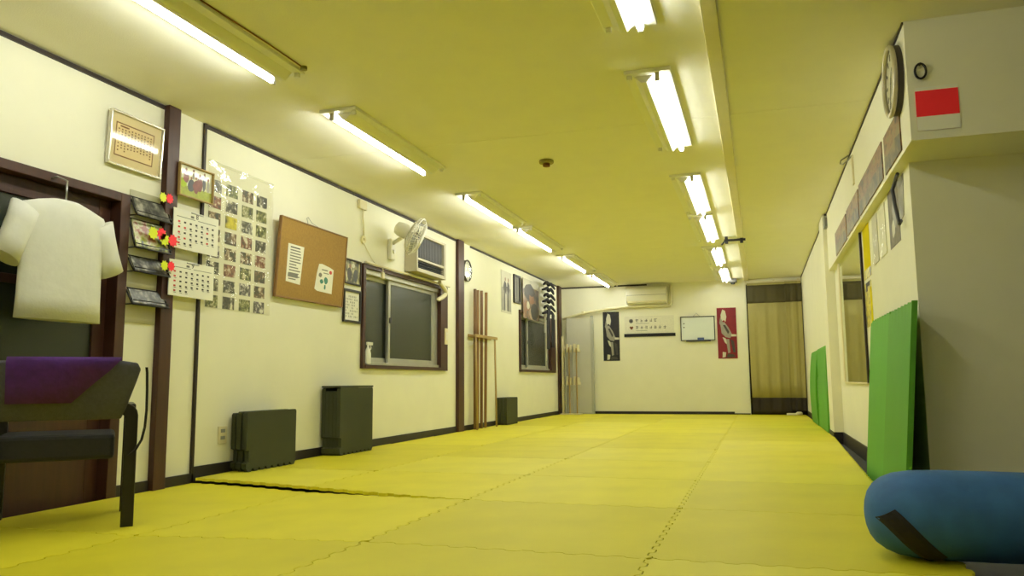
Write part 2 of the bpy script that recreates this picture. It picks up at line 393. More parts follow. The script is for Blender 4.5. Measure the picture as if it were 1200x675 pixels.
# ------------------------------------------------------------------ yellow jigsaw floor mats
P = 1.15
colx = [XL + .016, -2.70, -1.56, -.42, None]
def right_edge(y): return .645 + .028 * max(0, min(4.2, y - 5.4)) 
rows = [4.05 + P * k for k in range(-6, 10)] + [15.08]
def tooth(t, ph):            # trapezoid jigsaw wave
    x = ((t / .115 + ph) % 1.0)
    if x < .12: return x / .12
    if x < .5: return 1
    if x < .62: return 1 - (x - .5) / .12
    return 0
def edge_y(j, x):
    y = rows[j]
    if j == 6:
        s = max(0., min(1., (-1.45 - x) / 2.2)); y += .2 * s * s * (3 - 2 * s) + .26 * s
    return y
def zoff(x, y, j):
    if j >= 6: return 0
    return -.034 * max(0., min(1., (-1.56 - x) / 1.14))
fm_group = 'yellow interlocking foam floor mats'
for j in range(len(rows) - 1):
    for i in range(4):
        G = .0025
        def xl(y): return colx[i] + (.02 * tooth(y, i * .3) if i > 0 else 0) + G
        def xr(y): return (colx[i + 1] + .02 * tooth(y, (i + 1) * .3) - G) if i < 3 else right_edge(y) - .014 * (1 - tooth(y, .2))
        def yb(x): return edge_y(j, x) + (.02 * tooth(x, j * .37) if j > 0 else 0) + G
        def yt(x): return (edge_y(j + 1, x) + .02 * tooth(x, (j + 1) * .37) - G) if j < len(rows) - 2 else rows[-1]
        n = 120
        pts = []
        X0, X1 = xl(rows[j]), xr(rows[j])
        def seg(f, a, b, swap):
            last = None; k0 = []
            for k in range(n):
                t_ = a + (b - a) * k / n
                k0.append((t_, f(t_)))
            # keep only points where direction changes
            o = [k0[0]]
            for k in range(1, n - 1):
                if abs((k0[k][1] - o[-1][1]) / (k0[k][0] - o[-1][0]) - (k0[k + 1][1] - k0[k][1]) / (k0[k + 1][0] - k0[k][0])) > 1e-3: o.append(k0[k])
            return [(q[1], q[0]) if swap else q for q in o]
        cx0 = colx[i] + G; cx1 = (colx[i + 1] if i < 3 else right_edge(rows[j + 1])) - G
        pad = .024
        ya, yb_ = yb(cx0 + pad), yt(cx0 + pad)
        bottom = seg(yb, cx0 + pad, cx1 - .004, False)
        yl0, yl1 = yb(cx1 - .004), yt(cx1 - .004)
        right = seg(xr, yl0 + .004, yl1 - .004, True)
        top = seg(yt, cx1 - .004, cx0 + pad, False)
        left = seg(xl, yb_ - .004, ya + .004, True)
        pts = bottom + right + top + left
        lowz = -.018 if (j == 6 and i < 2) else FZ + .0005     # the front row has lifted off the floor by the wall
        m = MB()
        m.mi = 0
        A = [m.v((p[0], p[1], lowz)) for p in pts]
        Bt = [m.v((p[0], p[1], zoff(p[0], p[1], j))) for p in pts]
        m.f(A[::-1]); m.f(Bt)
        for k in range(len(pts)): m.f((A[k], A[(k + 1) % len(pts)], Bt[(k + 1) % len(pts)], Bt[k]))
        o = m.build('foam_floor_mat', ('mat_yellow', 'mat_yellow_worn', 'mat_yellow', 'mat_yellow_pale', 'mat_yellow_worn')[(i * 7 + j * 3) % 5])
        if j >= 6:
            tag(o, 'square yellow jigsaw foam mat, one of the flat field covering the room floor', 'floor mat', fm_group)
        else:
            tag(o, 'square yellow jigsaw foam mat on the slightly lower floor nearest the viewer', 'floor mat', 'yellow foam mats at the near end')

# ------------------------------------------------------------------ ceiling lights
def make_light(side, label, group):
    t = thing('ceiling_light', label, 'ceiling light', (0, 0, HC), group)
    L = 1.62; h = L / 2
    def F(u, v, n): return (u, v, HC - n)
    m = MB(F); m.box(min(-side * .115, side * .165), max(-side * .115, side * .165), -h, h, 0, .023); m.build('base_plate', 'white_steel', t, bevel=.004)
    m = MB(F)
    a = [(-.06, -h + .05, .023), (.06, -h + .05, .023), (.016, -h + .05, .066), (-.016, -h + .05, .066)]
    b = [(x, h - .05, z) for x, y, z in a]
    m.hexa(a, b); m.build('reflector_ridge', 'white_steel', t, bevel=.003)
    for sx in (-1, 1):
        for e in (-1, 1):
            m = MB(F); y0 = e * (h - .035); z1 = .072 if sx == side else .05; m.box(sx * .084 - .015, sx * .084 + .015, y0 - .012, y0 + .012, .023, z1); m.build('socket', 'tube_end' if sx == side else 'white_steel', t, bevel=.004)
    m = MB(F); m.tube([(side * .084, -h + .05, .048), (side * .084, h - .05, .048)], .0185, 14)
    m.build('fluorescent_tube', 'tube_glow' if side < 0 else 'tube_glow_aged', t)
    return t
starts = [2.30, 4.54, 7.06, 8.88, 11.14, 13.30]
desc = ['cut by the photo top', 'first whole one in view', 'above the wall fan', 'beyond the wall fan', 'near the far end', 'last one before the back wall']
pl = make_light(-1, '', 'tube lights in the row by the left wall')
pr = make_light(1, '', 'tube lights in the row by the right wall')
names_r = ['out of view above the viewer', 'largest one in view', 'second in view', 'third in view', 'fourth in view', 'last one before the curtain']
for k, s in enumerate(starts):
    for root, x, w, ds in ((pl, -2.645, 'left', desc[k]), (pr, -.595, 'right', names_r[k])):
        lb = 'white tube light in the %s row on the ceiling, %s' % (w, ds)
        if k == 0: root.location = (x, s + .81, HC); root['label'] = lb
        else: dup(root, (x, s + .81, HC), lb)
# unseen pair overhead, added to light the near end of the room
for root, x, w in ((pl, -2.645, 'left'), (pr, -.595, 'right')):
    dup(root, (x, .6, HC), 'white tube light in the %s row on the ceiling, added out of view for light' % w)

# ceiling fittings
t = thing('smoke_detector', 'small round brownish smoke detector in the middle of the ceiling', 'smoke detector', (-1.65, 6.24, HC))
mat('detector', (150, 140, 70), .5)
m = MB('C'); m.disc((-1.65, 6.24), .062, 0, .028, 24); m.build('base', 'detector', t, bevel=.006)
m = MB('C'); m.disc((-1.65, 6.24), .03, .028, .055, 20); m.build('sensor_head', 'ink_brown', t, bevel=.004)
t = thing('ceiling_cable', 'thin dark cable stapled along the ceiling beside the nearest left light, ending in a boss', 'cable', (-2.6, 3.4, HC))
m = MB('C'); m.tube([(-2.47, 2.3, .006), (-2.52, 3.0, .006), (-2.5, 3.5, .008), (-2.5, 3.83, .008)], .004, 6); m.build('wire', 'ink_brown', t)
m = MB('C'); m.disc((-2.5, 3.86), .02, 0, .02, 14); m.build('boss', 'detector', t)
t = thing('ceiling_bracket', 'short black bracket bar screwed to the ceiling beyond the right row of lights', 'bracket', (-.24, 10.47, HC))
m = MB('C'); m.box(-.37, -.10, 10.44, 10.5, .035, .06); m.build('bar', 'black', t, bevel=.005)
for x in (-.34, -.15):
    m = MB('C'); m.box(x - .02, x + .02, 10.44, 10.5, 0, .09); m.build('foot', 'black', t, bevel=.004)
m = MB('C'); m.tube([(-.36, 10.47, .055), (-.40, 10.42, .11)], .012, 8); m.build('hook', 'black', t)
t = thing('ceiling_sensor', 'small dark boxy sensor on the ceiling beside the curtain', 'sensor', (-.40, 14.95, HC))
m = MB('C'); m.box(-.47, -.33, 14.88, 15.0, 0, .07); m.build('housing', 'mid_grey', t, bevel=.01)
m = MB('C'); m.disc((-.40, 14.94), .035, .07, .10, 16); m.build('lens', 'black', t)

# ------------------------------------------------------------------ wall pictures helpers
def patchboard(fr, u0, u1, v0, v1, n, base, patches, th=.003):
    """one printed sheet: base + flat patches (all one mesh); patch = (material, [(x, y) in 0..1])"""
    ms = [base] + sorted({p[0] for p in patches})
    m = MB(fr); m.box(u0, u1, v0, v1, n, n + th)
    for k, (mm, pts) in enumerate(patches):
        m.mi = ms.index(mm)
        m.poly([(u0 + x * (u1 - u0), v0 + y * (v1 - v0)) for x, y in pts], n + th + .0004 + .00006 * k)
    return m, ms
def rect(x0, y0, x1, y1): return [(x0, y0), (x1, y0), (x1, y1), (x0, y1)]
def blob(cx, cy, rx, ry, k=10, jit=.15, seed=0):
    r = random.Random(seed)
    return [(cx + rx * math.cos(6.283 * i / k) * (1 + r.uniform(-jit, jit)), cy + ry * math.sin(6.283 * i / k) * (1 + r.uniform(-jit, jit))) for i in range(k)]
def frame_bars(fr, u0, u1, v0, v1, w, n0, n1):
    m = MB(fr); m.box(u0, u1, v0, v0 + w, n0, n1); m.box(u0, u1, v1 - w, v1, n0, n1); m.box(u0, u0 + w, v0 + w, v1 - w, n0, n1); m.box(u1 - w, u1, v0 + w, v1 - w, n0, n1)
    return m
def glyph(x, y, w, h, seed, mm='ink'):
    r = random.Random(seed); o = []
    for k in range(r.choice((2, 3))):
        yy = y + h * (.15 + .35 * k) + r.uniform(-.04, .04) * h; a = r.uniform(0, .2); o.append((mm, rect(x + w * a, yy - h * .06, x + w * (1 - r.uniform(0, .2)), yy + h * .06)))
    for k in range(r.choice((1, 2))):
        xx = x + w * r.uniform(.25, .75); o.append((mm, rect(xx - w * .06, y + h * r.uniform(0, .2), xx + w * .06, y + h * r.uniform(.8, 1))))
    return o

# certificate
t = thing('framed_certificate', 'certificate on tan paper in a thin silver frame above the door', 'certificate', fl('L', 3.865, 1.98, .03))
def CT(u, v, n): return (XL + .002 + n + .016 * (v - 1.975) / .34, u, v)   # the frame leans out at the top
m = frame_bars(CT, 3.645, 4.085, 1.975, 2.315, .012, .004, .032); m.build('frame', 'silver_frame', t, bevel=.002)
pt = []
ix0, iy0, ix1, iy1 = .10, .17, .86, .83
for a in (rect(ix0, iy0, ix1, iy0 + .025), rect(ix0, iy1 - .025, ix1, iy1), rect(ix0, iy0, ix0 + .02, iy1), rect(ix1 - .02, iy0, ix1, iy1)): pt.append(('cert_ink', a))
pt.append(('cert_paper', rect(ix0 + .02, iy0 + .025, ix1 - .02, iy1 - .025)))
r = random.Random(3)
for c in range(11):
    x = .15 + c * .062; y = .74 - (.0 if c > 3 else .02)
    while y > .27 + r.uniform(0, .1):
        pt.append(('cert_ink', rect(x, y - .028, x + .026, y))); y -= .052 if c % 3 else .07
pt.append(('cert_ink', rect(.17, .745, .34, .775)))
m, ms = patchboard(CT, 3.655, 4.075, 1.985, 2.305, .012, 'cert_edge', pt); m.build('sheet', ms, t)

# team photo
t = thing('framed_team_photo', 'thin brown framed photo of maroon-shirted figures on lime grass', 'framed photo', fl('L', 4.395, 1.91, .03))
frame_bars('L', 4.222, 4.568, 1.905, 2.135, .010, .048, .07).build('frame', 'pale_wood', t, bevel=.002)
pt = [('grass_print', rect(0, 0, 1, .34)), ('leaf_lime', blob(.12, .42, .12, .14, seed=1))]
for cx, cy, rx, ry, c in ((.2, .62, .08, .2, 'maroon_print'), (.36, .38, .10, .2, 'navy_print'), (.5, .4, .08, .22, 'maroon_print'), (.62, .5, .08, .26, 'maroon_print'), (.76, .58, .05, .26, 'navy_print'), (.88, .5, .05, .2, 'grey_print'), (.42, .72, .04, .12, 'grey_print')):
    pt.append((c, blob(cx, cy, rx, ry, 12, .2, int(cx * 100)))); pt.append(('skin_print', blob(cx, cy + ry + .05, .03, .05, 8, .1, 5)))
m, ms = patchboard('L', 4.23, 4.56, 1.913, 2.127, .05, 'sky_print', pt); m.build('print', ms, t)

# ------------------------------------------------------------------ literature rack beside the door post
t = thing('magazine_rack', 'black wire wall rack with four tilted tiers beside the brown post', 'rack', fl('L', 4.0, 1.05, 0))
m = MB('L'); m.box(3.86, 4.115, 1.02, 1.86, .002, .008); m.build('back_panel', 'rack_film', t)
tiers = [(1.69, 1.81, 'mono_photo'), (1.485, 1.67, 'colour_cover'), (1.335, 1.435, 'mono_photo'), (1.13, 1.23, 'mono_photo')]
names = [('grey-covered magazine lying in the top tier of the wall rack', 'mono_photo'),
         ('lime and white covered magazine in the second tier of the wall rack', 'colour_cover'),
         ('grey magazine in the third tier of the wall rack', 'mono_photo'),
         ('black and white leaflet in the lowest tier of the wall rack', 'mono_photo')]
for k, (b0, b1, cv) in enumerate(tiers):
    m = MB('L')
    for u in (3.85, 4.16):
        m.tube([(u, b1 + .005, .012), (u, b0, .075)], .005, 6); m.tube([(u, b0, .075), (u, b0, .012)], .004, 6)
    m.tube([(3.85, b0, .078), (4.16, b0, .078)], .006, 6); m.tube([(3.85, b0 + .025, .08), (4.16, b0 + .025, .08)], .003, 6); m.tube([(3.85, b1 + .005, .012), (4.16, b1 + .005, .012)], .004, 6)
    m.build('tier', 'black', t)
    hh = b1 - b0
    q = MB('L'); q.hexa([(3.865, b0 + .008, .062), (4.145, b0 + .008, .062), (4.145, b0 + .008, .07), (3.865, b0 + .008, .07)], [(3.865, b1 + .0, .016), (4.145, b1 + .0, .016), (4.145, b1 + .0, .023), (3.865, b1 + .0, .023)])
    o = q.build('magazine', cv, bevel=.001)
    tag(o, names[k][0], 'magazine', 'magazines in the wall rack')
def star(cx, cy, r, k=9, rr=.72):
    return [(cx + (r if i % 2 == 0 else r * rr) * math.cos(math.pi * i / k), cy + (r if i % 2 == 0 else r * rr) * math.sin(math.pi * i / k)) for i in range(2 * k)]
for u, v, n, lb in ((4.13, 1.86, .05, 'red and yellow starburst tag on the brown post above the upper calendar'),
                    (4.03, 1.60, .083, 'larger red and yellow starburst tag on the lime magazine in the rack'),
                    (4.13, 1.575, .085, 'small red and yellow starburst tag beside the larger one on the second tier'),
                    (4.13, 1.405, .085, 'red and yellow starburst tag on the third tier of the wall rack')):
    t2 = thing('hanging_tag', lb, 'price tag', fl('L', u, v, n), 'starburst tags around the wall rack')
    s = 1.25 if 'larger' in lb else 1.
    m = MB('L'); m.prism(star(u - .035 * s, v - .004, .036 * s), n, n + .002); m.build('yellow_burst', 'neon_yellow', t2)
    m = MB('L'); m.prism(star(u + .022 * s, v, .036 * s), n + .002, n + .004); m.build('red_burst', 'neon_red', t2)

# ------------------------------------------------------------------ wall calendars
def calendar(u0, u1, v0, v1, label, digit, seed, red, rows_):
    t = thing('wall_calendar', label, 'calendar', fl('L', (u0 + u1) / 2, v0, .06), 'wall calendars beside the brown post')
    pt = []
    rr = random.Random(seed)
    pt.append(('ink_soft', rect(.06, .80, .46, .815))); pt.append(('ink_soft', rect(.52, .80, .94, .815)))
    pt.append(('ink_soft', rect(.36, .84, .43, .9)))
    for r_ in range(rows_):
        for c in range(7):
            if r_ == rows_ - 1 and c > 2 and rows_ == 5: continue
            x = .09 + c * .125; y = .66 - r_ * .135
            mm = 'ink_red' if (c == 0 or (red and c in (1, 5) and r_ % 2)) else 'ink'
            pt.append((mm, rect(x, y, x + .045, y + .045)))
            if rr.random() < .6: pt.append(('ink_soft', rect(x + .01, y - .035, x + .06, y - .02)))
    m, ms = patchboard('L', u0, u1, v0, v1, .058, 'paper', pt, th=.006); m.build('page', ms, t)
    m = MB('L'); m.tube([((u0 + u1) / 2 - .06, v1 - .008, .066), ((u0 + u1) / 2 + .06, v1 - .008, .066)], .004, 6); m.build('binding', 'steel', t)
    cu = bpy.data.curves.new('month_digit', 'FONT'); cu.body = digit; cu.size = .05; cu.extrude = .0005; cu.align_x = 'CENTER'; cu.materials.append(MATS['dark_grey'])
    tmp = bpy.data.objects.new('digit_outline', cu); COL.objects.link(tmp)
    me = bpy.data.meshes.new_from_object(tmp.evaluated_get(bpy.context.evaluated_depsgraph_get())); bpy.data.objects.remove(tmp)
    o = bpy.data.objects.new('month_digit', me); COL.objects.link(o); o.parent = t
    o.matrix_local = Matrix(((0, 0, 1, .0052), (1, 0, 0, 0), (0, 1, 0, (v1 - v0) * .84), (0, 0, 0, 1)))
    return t
calendar(4.185, 4.635, 1.54, 1.81, 'upper of two white wall calendars, with red holiday numbers', '8', 1, True, 5)
calendar(4.165, 4.605, 1.22, 1.46, 'lower of two white wall calendars, hanging under the red-numbered one', '9', 2, False, 5)

# ------------------------------------------------------------------ clear pocket sheet with snapshots
t = thing('hanging_photo_sheet', 'tall clear plastic pocket sheet full of snapshots beside the cork board', 'photo holder', fl('L', 4.98, 1.18, 0))
m = MB('L')
nu, nv = 14, 24
g = {}
for a in range(nu + 1):
    for b in range(nv + 1):
        u = 4.575 + .78 * a / nu; v = 1.175 + 1.075 * b / nv
        n = .012 + .006 * math.sin(a * 1.9) * (b / nv) + .004 * math.sin(b * 1.3 + a)
        g[a, b] = m.v((u, v, n))
m.sm = True
for a in range(nu):
    for b in range(nv): m.f((g[a, b], g[a + 1, b], g[a + 1, b + 1], g[a, b + 1]))
m.build('film', 'clear_film', t)
m = MB('L'); m.box(4.575, 5.355, 2.236, 2.252, -.001, .014); m.build('top_strip', 'clear_film', t)
snap = ['snap_a', 'snap_b', 'snap_a', 'snap_c', 'snap_e', 'snap_d', 'snap_b', 'snap_a']
ordn = ['first', 'second', 'third', 'fourth', 'fifth', 'sixth', 'seventh', 'bottom']
cols_u = [4.665, 4.855, 5.045, 5.225]
protos = {}
special = {(1, 2): ('yellow', 'yellow_print'), (1, 5): ('reddish', 'snap_c'), (2, 5): ('green', 'snap_d'), (2, 7): ('green', 'snap_d'), (0, 0): ('grey', 'snap_a'), (2, 0): ('brown', 'snap_b'), (3, 1): ('green', 'snap_d')}
for rI in range(8):
    for cI in range(4):
        u = cols_u[cI]; v = 2.075 - rI * .121 - .0 * cI
        if (cI, rI) in special: cn, mt = special[cI, rI]
        else: mt = snap[(rI * 3 + cI * 5) % 8]; cn = {'snap_a': 'grey', 'snap_b': 'brown', 'snap_c': 'reddish', 'snap_d': 'green', 'snap_e': 'bluish grey'}[mt]
        lb = '%s snapshot in the clear pocket sheet, %s row down, %s column' % (cn, ordn[rI], ['left', 'second', 'third', 'right'][cI])
        loc = fl('L', u, v, .002)
        if mt not in protos:
            m = MB('L'); m.box(u - .066, u + .066, v - .045, v + .045, .002, .0035); o = m.build('snapshot', mt, loc=loc); protos[mt] = o
        else:
            o = protos[mt].copy(); COL.objects.link(o); o.location = loc
        tag(o, lb, 'photo', 'snapshots in the clear pocket sheet')

# ------------------------------------------------------------------ cork board, leaning out at the top
t = thing('cork_board', 'brown cork notice board hanging tilted on the left wall', 'notice board', fl('L', 5.94, 1.335, .03))
def CK(u, v, n):   # tilt frame: leans out of the wall towards the top
    k = (v - 1.335) / .665
    return (XL + .014 + .045 * k + n, u, v)
m = MB(CK); m.box(5.40, 6.44, 1.345, 1.99, 0, .022); m.build('cork_panel', 'cork', t)
frame_bars(CK, 5.385, 6.455, 1.335, 2.0, .012, 0, .028).build('frame', 'cork_frame', t, bevel=.002)
m = MB(CK); m.tube([(5.80, 1.99, .01), (5.86, 2.07, -.05), (5.88, 2.085, -.052), (5.93, 2.04, -.04), (6.05, 1.99, .01)], .002, 5); m.build('hanging_wire', 'steel', t)
def note(name, pts, marks, label):
    m = MB(CK); ms = ['paper'] + sorted({q[0] for q in marks}); m.prism(pts, .0225, .024)
    for k, (mm, pp) in enumerate(marks): m.mi = ms.index(mm); m.poly(pp, .0244 + .00005 * k)
    o = m.build(name, ms); tag(o, label, 'paper', 'papers on the cork board'); return o
mk = []
rr = random.Random(5)
for k in range(12):
    y = 1.765 - k * .024; w = rr.uniform(.1, .17)
    mk.append(('ink_soft' if k else 'ink', rect(5.545, y - .005, 5.545 + w, y + .005)))
mk += [('ink_soft', rect(5.535, 1.485 + .03, 5.68, 1.485 + .065))]
note('notice_sheet', [(5.515, 1.475), (5.725, 1.465), (5.745, 1.79), (5.51, 1.79)], mk, 'tall white notice sheet of printed lines pinned on the cork board')
mk = [('ink_teal', blob(6.06, 1.535, .03, .02, seed=2)), ('ink_teal', blob(6.13, 1.55, .035, .03, seed=4)), ('ink_soft', blob(6.03, 1.59, .03, .02, seed=7)), ('ink_red', blob(6.2, 1.63, .025, .018, seed=8)), ('ink_teal', blob(6.12, 1.49, .015, .025, seed=9)),
      ('ink_soft', rect(6.05, 1.635, 6.15, 1.645)), ('ink_soft', rect(6.08, 1.61, 6.17, 1.617))]
note('illustrated_leaflet', [(5.955, 1.46), (6.0, 1.445), (6.245, 1.44), (6.25, 1.66), (6.18, 1.675), (6.05, 1.69), (6.0, 1.685), (5.975, 1.60)], mk, 'white leaflet with small green drawings pinned lower on the cork board')

# two frames right of the cork board
t = thing('framed_photo', 'dark framed colour photo right beside the cork board', 'framed photo', fl('L', 6.69, 1.58, 0))
frame_bars('L', 6.53, 6.85, 1.58, 1.825, .014, .002, .02).build('frame', 'dark_trim', t, bevel=.002)
pt = [('char_print', blob(.3, .4, .16, .3, seed=2)), ('skin_print', blob(.34, .75, .07, .1, seed=3)), ('navy_print', blob(.7, .35, .13, .3, seed=5)), ('pale_print', blob(.55, .8, .1, .1, seed=6))]
m, ms = patchboard('L', 6.544, 6.836, 1.594, 1.811, .006, 'dim_photo', pt); m.build('print', ms, t)
t = thing('framed_document', 'black framed white document below the colour photo by the window', 'framed document', fl('L', 6.69, 1.21, 0))
frame_bars('L', 6.515, 6.85, 1.21, 1.53, .022, .002, .024).build('frame', 'black_frame', t, bevel=.002)
pt = []
for c in range(9):
    for q in range(8):
        if rr.random() < .75: pt.append(('ink_soft', rect(.12 + c * .088, .1 + q * .1, .15 + c * .088, .165 + q * .1)))
m, ms = patchboard('L', 6.537, 6.828, 1.232, 1.508, .006, 'paper', pt); m.build('sheet', ms, t)

# ------------------------------------------------------------------ things round the near window
t = thing('cable_outlet', 'cream junction box with a hanging cord and ring plug under the ceiling rail', 'outlet', fl('L', 6.87, 2.04, 0))
m = MB('L'); m.box(6.78, 6.93, 2.36, 2.45, 0, .03); m.build('junction_box', 'cream_plastic', t, bevel=.006)
m = MB('L'); m.tube([(6.87, 2.37, .02), (6.86, 2.28, .02), (6.875, 2.20, .022), (6.885, 2.10, .02)], .009, 8); m.build('cord', 'cream_pipe', t)
m = MB('L'); m.ring((6.89, 2.06), .016, .042, 0, .022, 20); m.build('ring_plug', 'cream_plastic', t)
m = MB('L'); m.tube([(6.90, 2.03, .012), (6.96, 1.98, .01), (7.06, 1.90, .012), (7.14, 1.852, .016)], .0035, 6); m.build('thin_lead', 'cream_plastic', t)
t = thing('hanging_plug', 'small pale plug hanging from the curtain rail of the near window', 'plug', fl('L', 7.22, 1.70, .05))
m = MB('L'); m.tube([(7.22, 1.82, .066), (7.22, 1.76, .068)], .004, 6); m.build('cord', 'cream_plastic', t)
m = MB('L'); m.box(7.195, 7.245, 1.70, 1.765, .052, .08); m.build('plug_body', 'cream_plastic', t, bevel=.006)

# wall fan
t = thing('wall_fan', 'white oscillating wall fan between the cord outlet and the air cooler', 'fan', fl('L', 7.5, 1.94, 0))
m = MB('L'); m.box(7.45, 7.56, 1.94, 2.17, 0, .045); wb = m.build('wall_bracket', 'white_plastic', t, bevel=.014)
m = MB('L'); m.disc((7.505, 2.03), .022, .045, .06, 16); m.build('dial', 'white_steel', wb)
m = MB('L'); m.tube([(7.505, 2.12, .03), (7.49, 2.15, .10), (7.46, 2.17, .17)], .022, 10); m.build('arm', 'white_plastic', t)
fc = Vector(fl('L', 7.40, 2.155, .36))
nrm = Vector((.80, .42, -.42)).normalized()
vd = (fc - Vector((0, 0, .635))).normalized()
nrm = (nrm - vd * nrm.dot(vd)).normalized() * .975 - vd * .22; nrm.normalize()
ux = nrm.cross(Vector((0, 0, 1))).normalized(); uy = ux.cross(nrm).normalized()
def FN(u, v, n): return fc + ux * u + uy * v + nrm * n
m = MB(FN)
rings = [[(r_ * math.cos(6.283 * k / 20), r_ * math.sin(6.283 * k / 20), n) for k in range(20)] for r_, n in ((.03, -.25), (.062, -.235), (.078, -.19), (.078, -.12), (.05, -.075))]
m.loft(rings); m.build('motor_housing', 'white_plastic', t)
m = MB(FN); R = .205
for n, r_ in ((0, R), (-.03, R * .96), (.04, R * .8), (-.06, R * .75)):
    m.tube([(r_ * math.cos(6.283 * k / 40), r_ * math.sin(6.283 * k / 40), n) for k in range(40)], .0055 if n == 0 else .003, 6, closed=True)
for k in range(36):
    a = 6.283 * k / 36; c, s_ = math.cos(a), math.sin(a)
    m.tube([(c * .05, s_ * .05, .06), (c * R * .8, s_ * R * .8, .042), (c * R, s_ * R, 0), (c * R * .75, s_ * R * .75, -.06), (c * .05, s_ * .05, -.078)], .0022, 4, cap=False)
cg = m.build('cage', 'white_plastic', t)
m = MB(FN); m.disc((0, 0), .05, .056, .066, 20); m.build('badge', 'white_steel', cg)
for k in range(4):
    a = 6.283 * k / 4 + .4
    m = MB(FN); q = []
    for w in range(7):
        f_ = w / 6; q.append(((.03 + .14 * f_), (-.3 - .25 * math.sin(f_ * 2))))
    lead = [(r_ * math.cos(a + .12), r_ * math.sin(a + .12), .012) for r_ in (.03, .08, .13, .17)]
    trail = [(r_ * math.cos(a + .12 + w), r_ * math.sin(a + .12 + w), -.018) for r_, w in ((.17, .75), (.13, .95), (.08, 1.0), (.03, 1.1))]
    top_ = [(x, y, z + .003) for x, y, z in lead + trail]
    A = [m.v(p) for p in lead + trail]; Bq = [m.v(p) for p in top_]
    m.f(A[::-1]); m.f(Bq)
    for j in range(8): m.f((A[j], A[(j + 1) % 8], Bq[(j + 1) % 8], Bq[j]))
    m.build('blade', 'grey_plastic', t)

# box air cooler above the window
t = thing('air_cooler', 'boxy cream wall air cooler with grey grille above the near window', 'air conditioner', fl('L', 8.3, 1.84, 0))
a0, a1, b0, b1, dp = 7.87, 8.72, 1.865, 2.31, .155
m = MB('L')
m.box(a0, a0 + .03, b0, b1, 0, dp); m.box(a1 - .06, a1, b0, b1, 0, dp); m.box(a0 + .03, a1 - .06, b0, b0 + .045, 0, dp); m.box(a0 + .03, a1 - .06, b1 - .03, b1, 0, dp); m.box(a0 + .03, a1 - .06, b0 + .045, b1 - .03, 0, .10)
m.build('casing', 'cooler_beige', t, bevel=.006)
m = MB('L')
for k in range(20):
    u = a0 + .035 + k * .036
    m.box(u, u + .026, b0 + .17, b1 - .035, .10, .138)
m.box(a0 + .03, a1 - .06, b0 + .16, b1 - .03, .10, .115)
m.build('grille', 'dark_grey', t)
m = MB('L'); m.box(a0 + .03, a1 - .06, b0 + .135, b0 + .16, .10, .15); m.build('divider_bar', 'cooler_beige', t)
m = MB('L'); m.box(a0 + .03, a1 - .06, b0 + .045, b0 + .135, .10, .11)
for k in range(3): m.box(a0 + .03, a1 - .06, b0 + .058 + k * .027, b0 + .064 + k * .027, .11, .135)
m.build('outlet_slot', 'black', t)
t = thing('hanging_drain_hose', 'pale corrugated hose looping down from the air cooler past the window corner', 'hose', fl('L', 8.7, 1.66, .08))
pth = []
for k in range(46):
    f_ = k / 45; a = -math.pi / 2 * 1.0 + f_ * 3.6
    pth.append((8.66 + .02 * f_ + .22 * max(0, math.cos(-1.57 + f_ * 3.3)), 1.838 - .22 * f_, .09 - .02 * f_))
m = MB('L'); m.tube(pth, [.024 + (.004 if k % 2 else 0) for k in range(46)], 10); m.build('hose_run', 'cream_pipe', t)
# spray bottle on sill
t = thing('spray_bottle', 'white trigger spray bottle standing on the near window sill', 'bottle', fl('L', 7.02, .814, .012))
def SB(x, y, z): return Vector(fl('L', 7.02, .815, .012)) + Vector((x, y, z))
m = MB(SB); m.loft([[(r1 * math.cos(6.283 * k / 16), r2 * math.sin(6.283 * k / 16), z) for k in range(16)] for r1, r2, z in ((.02, .045, 0), (.022, .05, .01), (.022, .05, .11), (.016, .036, .15), (.010, .014, .175), (.010, .014, .195))])
m.build('body', 'bottle_white', t)
m = MB(SB); m.box(-.011, .011, -.02, .085, .195, .225); m.tube([(0, .05, .2), (0, .062, .17), (0, .055, .15)], .006, 8); m.build('trigger_head', 'bottle_white', t, bevel=.004)
t = thing('wall_switch', 'small cream wall switch on the right casing of the near window', 'switch', fl('L', 9.0, 1.12, .03))
m = MB('L'); m.box(8.965, 9.055, 1.10, 1.30, .03, .042); sp_ = m.build('plate', 'cream_plastic', t, bevel=.004)
m = MB('L'); m.box(8.99, 9.03, 1.15, 1.25, .042, .05); m.build('rocker', 'white_plastic', sp_, bevel=.003)
t = thing('wall_outlet', 'pale outlet plate low on the left wall beside the shorter olive mat stack', 'outlet', fl('L', 4.83, .2, 0))
m = MB('L'); m.box(4.79, 4.885, .205, .33, 0, .008); op_ = m.build('plate', 'cream_plastic', t, bevel=.003)
for v in (.235, .285):
    m = MB('L'); m.box(4.815, 4.86, v, v + .025, .008, .011); m.build('socket', 'grey_plastic', op_)
t = thing('wall_outlet', 'pale outlet plate low on the left wall beside the farthest small mat stack', 'outlet', fl('L', 11.0, .2, 0))
m = MB('L'); m.box(11.0, 11.14, .2, .32, 0, .008); m.build('plate', 'grey_plastic', t, bevel=.003)

